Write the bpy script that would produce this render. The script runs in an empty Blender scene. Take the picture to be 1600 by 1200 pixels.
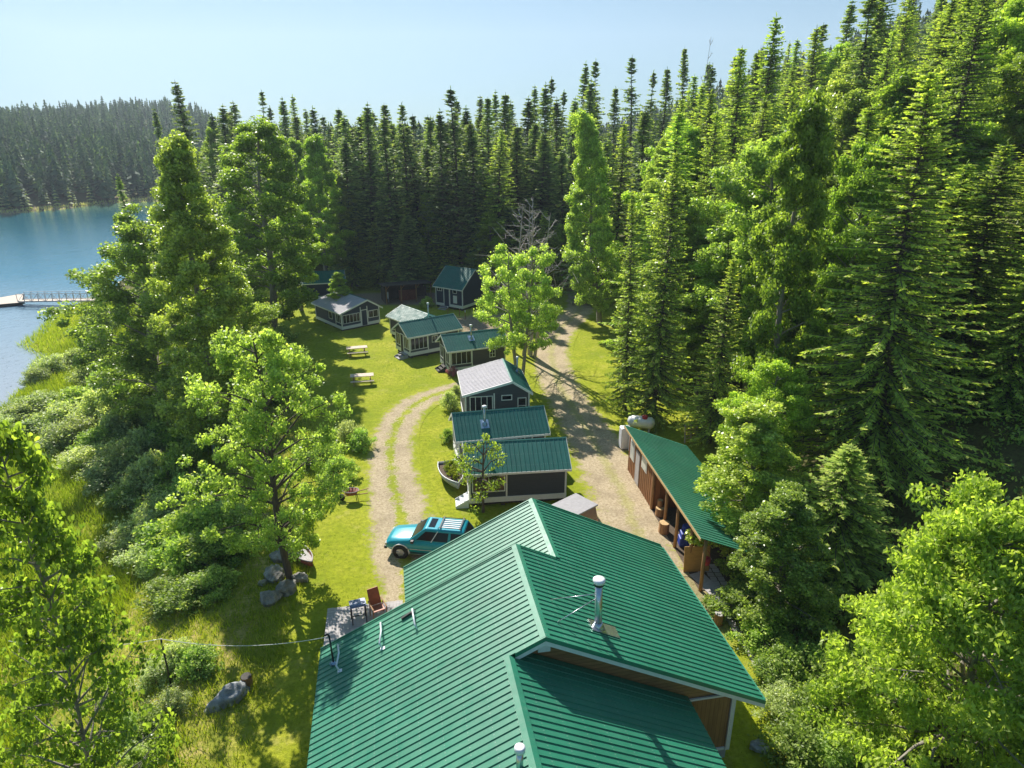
import bpy, bmesh, math, random
import numpy as np
from math import radians as R, sin, cos, pi, atan
from mathutils import Vector, Matrix
sc = bpy.context.scene
COL = sc.collection
rng = np.random.default_rng(7); random.seed(7)

# ------------------------------------------------------------ camera, sky, sun, exposure
FPX = 1069.0; TH = atan(400/1069.0); ST, CT = sin(TH), cos(TH); HC = 20.0
cam = bpy.data.cameras.new('camera'); camo = bpy.data.objects.new('camera', cam); COL.objects.link(camo)
camo.location = (0, 0, HC); camo.rotation_euler = (pi/2 - TH, 0, 0)
cam.sensor_width = 36; cam.lens = 36*FPX/1600; cam.clip_end = 5000; cam.clip_start = .3
sc.camera = camo
SUN_EL, SUN_AZ = R(39), R(-25)          # azimuth from +Y, negative = to the left
w = bpy.data.worlds.new('World'); sc.world = w; w.use_nodes = True
nt = w.node_tree; nt.nodes.clear()
sky = nt.nodes.new('ShaderNodeTexSky'); sky.sky_type = 'NISHITA'; sky.sun_disc = False
sky.sun_elevation = SUN_EL; sky.sun_rotation = SUN_AZ
sky.altitude = 600; sky.air_density = 1.1; sky.dust_density = .2; sky.ozone_density = 1.6
bg = nt.nodes.new('ShaderNodeBackground'); bg.inputs[1].default_value = .113
wo = nt.nodes.new('ShaderNodeOutputWorld')
gm = nt.nodes.new('ShaderNodeGamma'); gm.inputs[1].default_value = .6; nt.links.new(sky.outputs[0], gm.inputs[0])
tn = nt.nodes.new('ShaderNodeMix'); tn.data_type = 'RGBA'; tn.blend_type = 'MULTIPLY'; tn.inputs[0].default_value = 1; tn.inputs[7].default_value = (.40, .70, .90, 1)
nt.links.new(gm.outputs[0], tn.inputs[6]); nt.links.new(tn.outputs[2], bg.inputs[0]); nt.links.new(bg.outputs[0], wo.inputs[0])
sl = bpy.data.lights.new('sun', 'SUN'); sl.energy = 4.7; sl.angle = R(.5); sl.color = (1, .95, .86)
so = bpy.data.objects.new('sun', sl); COL.objects.link(so)
sd = Vector((sin(SUN_AZ)*cos(SUN_EL), cos(SUN_AZ)*cos(SUN_EL), sin(SUN_EL)))
so.rotation_euler = (-sd).to_track_quat('-Z', 'Y').to_euler(); so.location = (0, 0, 60)
sc.view_settings.view_transform = 'Standard'; sc.view_settings.look = 'None'
sc.view_settings.exposure = .95; sc.view_settings.gamma = 1
sc.render.engine = 'CYCLES'
cy = sc.cycles
cy.max_bounces = 8; cy.diffuse_bounces = 4; cy.glossy_bounces = 3; cy.transmission_bounces = 6
cy.caustics_reflective = False; cy.caustics_refractive = False

# ------------------------------------------------------------ photo pixel (1600x1200) -> world
def ray(px, py):
    a = (px-800)/FPX; t = (py-600)/FPX
    return (a, CT - t*ST, -(ST + t*CT))
def P(px, py, Z=0.):
    r = ray(px, py); k = (Z-HC)/r[2]
    return (r[0]*k, r[1]*k, Z)
def xat(px, Y, z):                       # x for a pixel column at distance Y, height z
    return (px-800)/FPX*(Y*CT - (z-HC)*ST)
def ztop(py, Y):                         # height seen at pixel row py at distance Y
    r = ray(800, py); return HC + r[2]*Y/r[1]
def head(a, b): return math.atan2(b[0]-a[0], b[1]-a[1])

# ------------------------------------------------------------ materials
def mat(name): 
    m = bpy.data.materials.new(name); m.use_nodes = True
    n = m.node_tree; b = n.nodes['Principled BSDF']; return m, n, b
def N(n, t, **k):
    x = n.nodes.new(t)
    for a, v in k.items():
        if a.startswith('i_'): x.inputs[int(a[2:])].default_value = v
        else: setattr(x, a, v)
    return x
def ramp(n, fac, stops):
    r = N(n, 'ShaderNodeValToRGB'); cr = r.color_ramp
    while len(cr.elements) < len(stops): cr.elements.new(.5)
    for e, (p, c) in zip(cr.elements, stops): e.position = p; e.color = (*c, 1)
    n.links.new(fac, r.inputs[0]); return r.outputs[0]
def noise(n, scale, detail=4, rough=.6, vec=None, dist=0):
    x = N(n, 'ShaderNodeTexNoise'); x.inputs['Scale'].default_value = scale
    x.inputs['Detail'].default_value = detail; x.inputs['Roughness'].default_value = rough; x.inputs['Distortion'].default_value = dist
    if vec is not None: n.links.new(vec, x.inputs['Vector'])
    return x.outputs['Fac']
def mixc(n, fac, a, b, mode='MIX'):
    x = N(n, 'ShaderNodeMix', data_type='RGBA', blend_type=mode)
    for s, v in ((0, fac), (6, a), (7, b)):
        if isinstance(v, (int, float)): x.inputs[s].default_value = v
        elif isinstance(v, tuple): x.inputs[s].default_value = (*v, 1) if len(v) == 3 else v
        else: n.links.new(v, x.inputs[s])
    return x.outputs[2]
def mth(n, op, a, b=0., clamp=False):
    x = N(n, 'ShaderNodeMath', operation=op, use_clamp=clamp)
    for i, v in enumerate((a, b)):
        if isinstance(v, (int, float)): x.inputs[i].default_value = v
        else: n.links.new(v, x.inputs[i])
    return x.outputs[0]
def bump(n, b, h, strength=.3, dist=.05):
    x = N(n, 'ShaderNodeBump'); x.inputs['Strength'].default_value = strength; x.inputs['Distance'].default_value = dist
    n.links.new(h, x.inputs['Height']); n.links.new(x.outputs[0], b.inputs['Normal'])
def objvec(n, scale=None):
    t = N(n, 'ShaderNodeTexCoord').outputs['Object']
    if scale:
        m = N(n, 'ShaderNodeMapping'); m.inputs['Scale'].default_value = scale
        n.links.new(t, m.inputs['Vector']); return m.outputs[0]
    return t
def simple(name, col, rough=.6, metal=0., var=.15, nscale=3., spec=.5, stretch=None, bmp=0.):
    m, n, b = mat(name)
    v = objvec(n, stretch)
    f = noise(n, nscale, 5, .65, v)
    lo = tuple(c*(1-var*1.5) for c in col); hi = tuple(min(1, c*(1+var*1.5)) for c in col)
    n.links.new(ramp(n, f, [(.25, lo), (.75, hi)]), b.inputs['Base Color'])
    b.inputs['Roughness'].default_value = rough; b.inputs['Metallic'].default_value = metal
    b.inputs['Specular IOR Level'].default_value = spec
    if bmp: bump(n, b, f, bmp, .03)
    return m
def roof_metal(name, col, rough=.38, axis=1, green=False):
    """painted steel sheets: per-sheet tone, streaks running down the slope, screw rows"""
    m, n, b = mat(name)
    v = objvec(n); sp = N(n, 'ShaderNodeSeparateXYZ'); n.links.new(v, sp.inputs[0])
    al, dn = (sp.outputs[1], sp.outputs[0]) if axis == 1 else (sp.outputs[0], sp.outputs[1])
    wn = N(n, 'ShaderNodeTexWhiteNoise', noise_dimensions='1D'); n.links.new(mth(n, 'FLOOR', mth(n, 'DIVIDE', al, .92)), wn.inputs['W'])
    f = noise(n, .6, 5, .6, v); g = noise(n, 14, 3, .7, v)
    st = noise(n, 2.2, 5, .7, objvec(n, (.35, 5, .35) if axis == 1 else (5, .35, .35)))
    c = ramp(n, f, [(.3, tuple(x*.84 for x in col)), (.7, tuple(x*1.12 for x in col))])
    c = mixc(n, mth(n, 'MULTIPLY', wn.outputs['Value'], .16), c, tuple(x*.6 for x in col))
    c = mixc(n, mth(n, 'MULTIPLY', ramp(n, st, [(.5, (0, 0, 0)), (.75, (1, 1, 1))]), .22), c, (.16, .24, .18))
    c = mixc(n, mth(n, 'MULTIPLY', ramp(n, g, [(.62, (0, 0, 0)), (.78, (1, 1, 1))]), .2), c, (.25, .27, .18))
    a1 = mth(n, 'LESS_THAN', mth(n, 'FRACT', mth(n, 'DIVIDE', dn, .62)), .045); a2 = mth(n, 'LESS_THAN', mth(n, 'FRACT', mth(n, 'DIVIDE', al, .115)), .22)
    c = mixc(n, mth(n, 'MULTIPLY', mth(n, 'MULTIPLY', a1, a2), .5), c, (.30, .36, .32))
    n.links.new(c, b.inputs['Base Color'])
    n.links.new(ramp(n, noise(n, 2.5, 4, .6, v), [(.3, (rough-.07,)*3), (.7, (rough+.12,)*3)]), b.inputs['Roughness'])
    b.inputs['Specular IOR Level'].default_value = .5 if axis == 1 else .35
    bump(n, b, noise(n, 1.2, 3, .6, v), .14, .05)
    return m
M = {}
M['roof'] = roof_metal('green_roof_metal', (.028, .215, .125), .42)
M['roof_cabin'] = roof_metal('cabin_roof_metal', (.014, .15, .125), .55, 0)
M['roof_shed'] = roof_metal('shed_roof_metal', (.035, .20, .12), .5)
M['white'] = simple('white_paint', (.74, .74, .70), .5, var=.05, nscale=6)
M['slate'] = None
def siding(name, col, pitch=.14, axis=2, dark=.45, var=.12, rough=.6):
    m, n, b = mat(name)
    t = N(n, 'ShaderNodeTexCoord').outputs['Object']
    s = N(n, 'ShaderNodeSeparateXYZ'); n.links.new(t, s.inputs[0])
    if axis == 2: a = s.outputs[2]
    else: a = mth(n, 'ADD', s.outputs[0], s.outputs[1])
    fr = mth(n, 'FRACT', mth(n, 'DIVIDE', a, pitch))
    fl = mth(n, 'FLOOR', mth(n, 'DIVIDE', a, pitch))
    wn = N(n, 'ShaderNodeTexWhiteNoise', noise_dimensions='1D'); n.links.new(fl, wn.inputs['W'])
    f = noise(n, 2.2, 5, .6, objvec(n, (1, 1, 5) if axis == 2 else (3, 3, .6)))
    c = ramp(n, f, [(.25, tuple(x*(1-var) for x in col)), (.75, tuple(x*(1+var) for x in col))])
    c = mixc(n, mth(n, 'MULTIPLY', wn.outputs['Value'], .35), c, tuple(x*.65 for x in col))
    g = mth(n, 'LESS_THAN', fr, .10)
    c = mixc(n, mth(n, 'MULTIPLY', g, 1-dark), c, tuple(x*.3 for x in col))
    n.links.new(c, b.inputs['Base Color']); b.inputs['Roughness'].default_value = rough
    bump(n, b, fr, .5, .02)
    return m
M['slate'] = siding('slate_siding', (.055, .065, .085))
M['brown_siding'] = siding('brown_grey_siding', (.085, .08, .09))
M['navy'] = siding('navy_siding', (.018, .035, .085))
M['cedar'] = siding('cedar_boards', (.36, .19, .07), .15, 0, .3, .3)
M['cedar_h'] = siding('cedar_boards_horizontal', (.40, .22, .085), .14, 2, .3, .3)
M['cedar_b'] = siding('board_and_batten', (.30, .12, .045), .3, 0, .3, .3)
M['glass'] = simple('dark_glass', (.012, .016, .022), .12, var=.3, nscale=1.5, spec=.35)
M['inside'] = simple('porch_inside', (.16, .09, .06), .7, var=.5, nscale=4)
M['steel'] = simple('galvanised_steel', (.55, .57, .60), .28, .9, .1, 8)
M['flash'] = simple('lead_flashing', (.30, .42, .55), .35, .6, .2, 6)
M['black'] = simple('black_metal', (.015, .015, .018), .5, var=.2)
M['dark'] = simple('dark_timber', (.05, .042, .035), .8, var=.4, nscale=5)  # dark brown timber, tone varying at random
M['wood'] = simple('log_wood', (.32, .17, .07), .75, var=.35, nscale=4, stretch=(6, 6, .8))
M['wood_end'] = simple('cut_wood_end', (.55, .36, .16), .75, var=.2, nscale=8)
M['ply'] = simple('plywood_sheet', (.50, .29, .09), .6, var=.12, nscale=3, stretch=(1, 1, 4))
M['grey_wood'] = simple('weathered_wood', (.42, .39, .38), .85, var=.22, nscale=2.5, stretch=(1, 8, 1), bmp=.3)
M['table_wood'] = simple('picnic_table_wood', (.62, .50, .40), .8, var=.15, nscale=5)
M['shake'] = simple('pale_grey_roof', (.46, .43, .45), .75, var=.22, nscale=2.2, stretch=(9, .7, 1), bmp=.2)
M['concrete'] = simple('grey_concrete', (.38, .37, .36), .9, var=.15, nscale=5, bmp=.3)
M['rubber'] = simple('rubber', (.02, .02, .02), .8, var=.2)
M['rust'] = simple('rusty_red', (.30, .08, .05), .7, var=.4, nscale=5)
M['terra'] = simple('terracotta', (.40, .12, .05), .5, var=.15)
M['plastic_white'] = simple('white_enamel', (.75, .76, .78), .35, var=.06)
M['blue'] = simple('blue_tarp', (.02, .05, .30), .5, var=.4, nscale=6)
M['red'] = simple('red_paint', (.45, .03, .04), .4, var=.2)
M['boat_grey'] = simple('grey_boat_hull', (.30, .32, .34), .5, var=.15)
M['soil'] = simple('soil', (.10, .07, .045), .95, var=.4, nscale=12, bmp=.5)
M['canopy_grey'] = simple('canopy_grey', (.33, .31, .32), .6, var=.12, nscale=6)
M['grill'] = simple('blue_grey_cover', (.16, .22, .36), .45, var=.35, nscale=8)
M['lamp'] = simple('lamp_lens', (.6, .6, .55), .15, var=.05)
def carpaint(name, col, metal=.35):
    m, n, b = mat(name)
    f = noise(n, 6, 3, .6, objvec(n))
    n.links.new(ramp(n, f, [(.3, tuple(c*.93 for c in col)), (.7, tuple(c*1.07 for c in col))]), b.inputs['Base Color'])
    b.inputs['Metallic'].default_value = metal; b.inputs['Roughness'].default_value = .3
    b.inputs['Coat Weight'].default_value = .4; b.inputs['Coat Roughness'].default_value = .06
    return m
M['teal'] = carpaint('teal_car_paint', (.006, .30, .40), .1)
M['tan'] = carpaint('tan_truck_paint', (.33, .22, .15), .1)
def stone(name, col):
    m, n, b = mat(name)
    v = objvec(n); f = noise(n, 3, 8, .7, v); g = noise(n, 12, 6, .7, v)
    c = ramp(n, f, [(.3, tuple(x*.45 for x in col)), (.5, col), (.72, tuple(min(1, x*1.7) for x in col))])
    c = mixc(n, ramp(n, g, [(.55, (0, 0, 0)), (.7, (1, 1, 1))]), c, (.12, .14, .05))
    n.links.new(c, b.inputs['Base Color']); b.inputs['Roughness'].default_value = .9
    bump(n, b, f, .8, .12); return m
M['rock'] = stone('boulder_stone', (.29, .27, .245))
M['rock_pale'] = stone('pale_stone', (.42, .43, .42))
M['rock_blue'] = stone('smooth_blue_grey_stone', (.30, .31, .32))
def bark(name, col):
    m, n, b = mat(name)
    f = noise(n, 3, 6, .7, objvec(n, (5, 5, .8)))
    n.links.new(ramp(n, f, [(.3, tuple(x*.45 for x in col)), (.65, col), (.8, tuple(min(1, x*1.4) for x in col))]), b.inputs['Base Color'])
    b.inputs['Roughness'].default_value = .9; bump(n, b, f, .7, .05); return m
M['bark_dark'] = bark('conifer_bark', (.13, .10, .08))
M['bark_pale'] = bark('pale_bark', (.36, .32, .26))
M['bark_dead'] = bark('dead_grey_bark', (.55, .49, .45))
def leaf(name, c1, c2, c3=None, transl=.5, rough=.5, spec=.4):
    m, n, b = mat(name)
    at = N(n, 'ShaderNodeAttribute', attribute_name='tint')
    oi = N(n, 'ShaderNodeObjectInfo')
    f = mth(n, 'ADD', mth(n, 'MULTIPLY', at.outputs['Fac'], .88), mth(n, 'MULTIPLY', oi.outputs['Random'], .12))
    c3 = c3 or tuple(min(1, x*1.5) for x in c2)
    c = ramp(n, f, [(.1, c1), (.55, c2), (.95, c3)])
    hs = N(n, 'ShaderNodeHueSaturation'); n.links.new(c, hs.inputs['Color'])
    r2 = mth(n, 'FRACT', mth(n, 'MULTIPLY', oi.outputs['Random'], 17.3))
    n.links.new(mth(n, 'ADD', mth(n, 'MULTIPLY', r2, .022), .489), hs.inputs['Hue'])
    n.links.new(mth(n, 'ADD', mth(n, 'MULTIPLY', oi.outputs['Random'], .34), .86), hs.inputs['Value'])
    c = mixc(n, 1., hs.outputs[0], (1.06, 1.04, 1.), 'MULTIPLY')
    n.links.new(c, b.inputs['Base Color']); b.inputs['Roughness'].default_value = rough; b.inputs['Specular IOR Level'].default_value = spec
    tr = N(n, 'ShaderNodeBsdfTranslucent')
    tc = mixc(n, 1., c, (1.25, 1.35, .55), 'MULTIPLY'); n.links.new(tc, tr.inputs[0])
    mx = N(n, 'ShaderNodeMixShader'); mx.inputs[0].default_value = transl
    n.links.new(b.outputs[0], mx.inputs[1]); n.links.new(tr.outputs[0], mx.inputs[2])
    n.links.new(mx.outputs[0], n.nodes['Material Output'].inputs[0]); return m
M['needle'] = leaf('spruce_needles', (.10, .16, .08), (.25, .35, .14), (.50, .56, .20), .42, .6, .3)
M['needle_light'] = leaf('fir_needles', (.14, .20, .06), (.38, .50, .11), (.72, .76, .18), .48, .55, .3)  # bright end: pale new growth plus sunlit tips put into the colour
M['birch'] = leaf('birch_leaves', (.16, .25, .07), (.40, .52, .14), (.70, .78, .28), .6, .4, .5)
M['aspen'] = leaf('aspen_leaves', (.17, .25, .05), (.39, .52, .09), (.64, .75, .18), .55, .4)
M['cotton'] = leaf('cottonwood_leaves', (.17, .24, .07), (.44, .54, .13), (.74, .80, .26), .55, .36, .6)
M['maple'] = leaf('maple_leaves', (.24, .33, .06), (.52, .61, .13), (.82, .84, .26), .6, .45)
M['bigleaf'] = leaf('broad_leaves', (.13, .21, .04), (.37, .50, .09), (.70, .78, .18), .64, .32, .8)
M['willow'] = leaf('willow_leaves', (.22, .27, .13), (.52, .58, .28), (.80, .82, .50), .5)
M['shrub'] = leaf('green_shrub_leaves', (.13, .21, .06), (.36, .48, .11), (.68, .74, .22), .5)
M['needle_far'] = leaf('distant_needles', (.06, .10, .065), (.12, .19, .10), (.26, .33, .16), .3, .7, .2)
M['reed'] = leaf('pale_reeds', (.38, .38, .14), (.58, .54, .24), (.72, .66, .34), .3, .8, .1)
M['grass'] = leaf('grass_blades', (.16, .22, .02), (.29, .35, .025), (.46, .46, .06), .45, .7, .2)
M['dry_twig'] = bark('dry_twigs', (.30, .25, .2))
M['flower'] = leaf('pink_blossom', (.35, .10, .16), (.5, .2, .3), (.65, .35, .45), .3)

# ------------------------------------------------------------ terrain
def interp(pts, t):
    return np.interp(t, [p[0] for p in pts], [p[1] for p in pts])
SHORE = [(-60, -36), (20, -43), (56.7, -46), (64, -46.8), (68, -50), (73, -52), (77, -57), (84, -59), (92, -62), (100, -62), (140, -72), (200, -90), (260, -104), (400, -130)]
FAR = [(-900, -60), (-500, 60), (-300, 140), (-200, 186), (-152, 207), (-141, 224), (-136, 243), (-107, 252), (-60, 262), (500, 300)]
EDGE = [(-20, -11.5), (17, -11.8), (30, -13.0), (40, -15.5), (50, -19), (60, -23), (70, -28), (85, -37), (100, -46), (150, -62), (260, -80)]
HILL = [(-20, 11), (15, 11.5), (25, 12.5), (40, 13.5), (50, 14.5), (60, 14.5), (80, 14.5), (100, 17), (120, 22), (200, 30), (400, 40), (900, 60)]
def sstep(a, b, x): 
    t = np.clip((x-a)/(b-a), 0, 1); return t*t*(3-2*t)
def ground_h(x, y):
    x = np.asarray(x, float); y = np.asarray(y, float)
    d1 = x - interp(SHORE, y); d2 = y - interp(FAR, x)
    d = np.maximum(d1, d2)
    e = x - interp(EDGE, y)                      # >0 plateau
    low = -4 + np.clip(d*.05, -3, .75) + np.clip(d, -2, 2)*.06
    k = sstep(-9.5, .5, e)
    h = low*(1-k)
    h = np.where(y > 120, np.maximum(h, low*(1-sstep(-16, 0, e))), h)
    # far bank beyond the lake
    dd = np.clip(d2-6, 0, None)
    hf = -3.4 + 28*(1-np.exp(-dd*.0048)) + 4.5*np.sin(x*.021+1.2)*np.clip(dd/200, 0, 1) + 3*np.sin(y*.017+x*.009)*np.clip(dd/200, 0, 1)
    hf = -3.4 + (hf+3.4)*(.18+.82*sstep(-.37, -.47, x/np.maximum(y, 50)))
    m2 = sstep(-40, 20, d2) * sstep(0, -30, x + 60 - (y-250)*.05)
    h = np.where(d2 > 0, h*(1-m2)+hf*m2, h)
    # hillside at the right
    g = x - interp(HILL, y)
    gp = np.clip(g, 0, None)
    hr = .40*gp*gp/(gp+4) * np.clip(1-.0006*gp, .5, 1) * (1-.85*sstep(330, 620, y))
    h = h + hr + np.where(g > 0, .5*np.sin(x*.31)*np.sin(y*.23)*np.clip(gp/10, 0, 1), 0)
    und = .10*np.sin(x*.45+y*.2)*np.sin(y*.37) * sstep(1, -3, e)
    return h + und
def gh(x, y): return float(ground_h(x, y))

ROAD = [P(1010, 900)[:2], P(985, 800)[:2], P(955, 740)[:2], P(925, 685)[:2], P(890, 630)[:2], P(868, 585)[:2], P(862, 545)[:2], P(878, 512)[:2], P(905, 485)[:2], P(905, 460)[:2], P(895, 440)[:2], (8, 101), (1, 112)]
TRACK = [P(640, 950)[:2], P(632, 860)[:2], P(622, 790)[:2], P(612, 740)[:2], P(612, 690)[:2], P(625, 655)[:2], P(655, 628)[:2], P(690, 614)[:2], (-3.8, 52.8)]
def catmull(pts, n=14):
    p = [np.array(q, float) for q in pts]; p = [2*p[0]-p[1]] + p + [2*p[-1]-p[-2]]; out = []
    for i in range(1, len(p)-2):
        for k in range(n):
            t = k/n
            out.append(.5*((2*p[i]) + (p[i+1]-p[i-1])*t + (2*p[i-1]-5*p[i]+4*p[i+1]-p[i+2])*t*t + (3*p[i]-p[i-1]-3*p[i+1]+p[i+2])*t**3))
    out.append(p[-2]); return np.array(out)
ROADC, TRACKC = catmull(ROAD), catmull(TRACK)
def dist_line(x, y, C):
    return np.sqrt(((x[:, None]-C[None, :, 0])**2 + (y[:, None]-C[None, :, 1])**2).min(1))

# ------------------------------------------------------------ mesh helpers
def tag(o, label=None, cat=None, group=None, kind=None):
    if label: o['label'] = label
    if cat: o['category'] = cat
    if group: o['group'] = group
    if kind: o['kind'] = kind
    return o
def empty(name, loc, rz=0., label=None, cat=None, group=None):
    o = bpy.data.objects.new(name, None); COL.objects.link(o); o.empty_display_size = .3
    o.location = loc; o.rotation_euler = (0, 0, rz); return tag(o, label, cat, group)
def npmesh(name, V, F, mt=None, tint=None, smooth=False):
    me = bpy.data.meshes.new(name); V = np.asarray(V, np.float32); F = np.asarray(F, np.int32); k = F.shape[1]
    me.vertices.add(len(V)); me.vertices.foreach_set('co', V.ravel())
    me.loops.add(F.size); me.loops.foreach_set('vertex_index', F.ravel())
    me.polygons.add(len(F)); me.polygons.foreach_set('loop_start', np.arange(len(F), dtype=np.int32)*k)
    if smooth: me.polygons.foreach_set('use_smooth', np.ones(len(F), bool))
    me.update(calc_edges=True)
    if tint is not None:
        a = me.attributes.new('tint', 'FLOAT', 'FACE'); a.data.foreach_set('value', np.asarray(tint, np.float32))
    if mt: me.materials.append(mt)
    return me
def link(name, me, parent=None, loc=None):
    o = bpy.data.objects.new(name, me); COL.objects.link(o)
    if parent: o.parent = parent
    if loc: o.location = loc
    return o
class MB:
    def __init__(s): s.v = []; s.f = []; s.sm = []
    def add(s, V, F, smooth=False):
        o = len(s.v); s.v += [tuple(p) for p in V]; s.f += [tuple(i+o for i in f) for f in F]; s.sm += [smooth]*len(F); return s
    def box(s, x0, x1, y0, y1, z0, z1, bv=0.):
        return s.add([(x0, y0, z0), (x1, y0, z0), (x1, y1, z0), (x0, y1, z0), (x0, y0, z1), (x1, y0, z1), (x1, y1, z1), (x0, y1, z1)],
              [(0, 3, 2, 1), (4, 5, 6, 7), (0, 1, 5, 4), (1, 2, 6, 5), (2, 3, 7, 6), (3, 0, 4, 7)])
    def hexa(s, p):  # 8 points: bottom 4, top 4
        return s.add(p, [(0, 3, 2, 1), (4, 5, 6, 7), (0, 1, 5, 4), (1, 2, 6, 5), (2, 3, 7, 6), (3, 0, 4, 7)])
    def bar(s, a, b, w, h=None, up=(0, 0, 1)):
        h = h or w; a = Vector(a); b = Vector(b); d = (b-a).normalized(); u = Vector(up)
        if abs(d.dot(u)) > .95: u = Vector((0, 1, 0))
        r = d.cross(u).normalized(); u = r.cross(d).normalized()
        p = [q + r*sx*w/2 + u*sz*h/2 for q in (a, b) for sx, sz in ((-1, -1), (1, -1), (1, 1), (-1, 1))]
        return s.add([tuple(q) for q in p], [(0, 1, 2, 3), (7, 6, 5, 4), (0, 4, 5, 1), (1, 5, 6, 2), (2, 6, 7, 3), (3, 7, 4, 0)])
    def tube(s, pts, rad, n=8, cap=True):
        V = []; F = []; pts = [Vector(p) for p in pts]
        if not hasattr(rad, '__len__'): rad = [rad]*len(pts)
        for i, p in enumerate(pts):
            d = (pts[min(i+1, len(pts)-1)] - pts[max(i-1, 0)]).normalized()
            u = Vector((0, 0, 1)) if abs(d.z) < .9 else Vector((1, 0, 0))
            a = d.cross(u).normalized(); b = d.cross(a)
            for k in range(n):
                t = 2*pi*k/n; V.append(tuple(p + (a*cos(t)+b*sin(t))*rad[i]))
        for i in range(len(pts)-1):
            for k in range(n):
                F.append((i*n+k, i*n+(k+1) % n, (i+1)*n+(k+1) % n, (i+1)*n+k))
        s.add(V, F, True)
        if cap:
            o = len(s.v)-len(V); s.f.append(tuple(o+k for k in range(n))[::-1]); s.f.append(tuple(o+(len(pts)-1)*n+k for k in range(n))); s.sm += [False, False]
        return s
    def prism(s, poly, axis, a, b):   # polygon in the plane normal to axis ('x','y','z')
        n = len(poly)
        def q(u, v, t): return {'x': (t, u, v), 'y': (u, t, v), 'z': (u, v, t)}[axis]
        V = [q(u, v, a) for u, v in poly] + [q(u, v, b) for u, v in poly]
        return s.add(V, [tuple(range(n))[::-1], tuple(range(n, 2*n))] + [(i, (i+1) % n, n+(i+1) % n, n+i) for i in range(n)])
    def build(s, name, mt, parent=None, bevel=0., loc=None, rz=None):
        me = bpy.data.meshes.new(name); me.from_pydata(s.v, [], s.f)
        me.polygons.foreach_set('use_smooth', s.sm)
        bm = bmesh.new(); bm.from_mesh(me); bmesh.ops.recalc_face_normals(bm, faces=bm.faces)
        if bevel: bmesh.ops.bevel(bm, geom=list(bm.edges), offset=bevel, segments=2, profile=.5, affect='EDGES', clamp_overlap=True)
        bm.to_mesh(me); bm.free(); me.materials.append(mt)
        o = link(name, me, parent)
        if loc: o.location = loc
        if rz is not None: o.rotation_euler[2] = rz
        return o
def copy_tree(o, parent=None):
    c = o.copy(); COL.objects.link(c); c.parent = parent
    for ch in o.children: copy_tree(ch, c)
    return c

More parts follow.
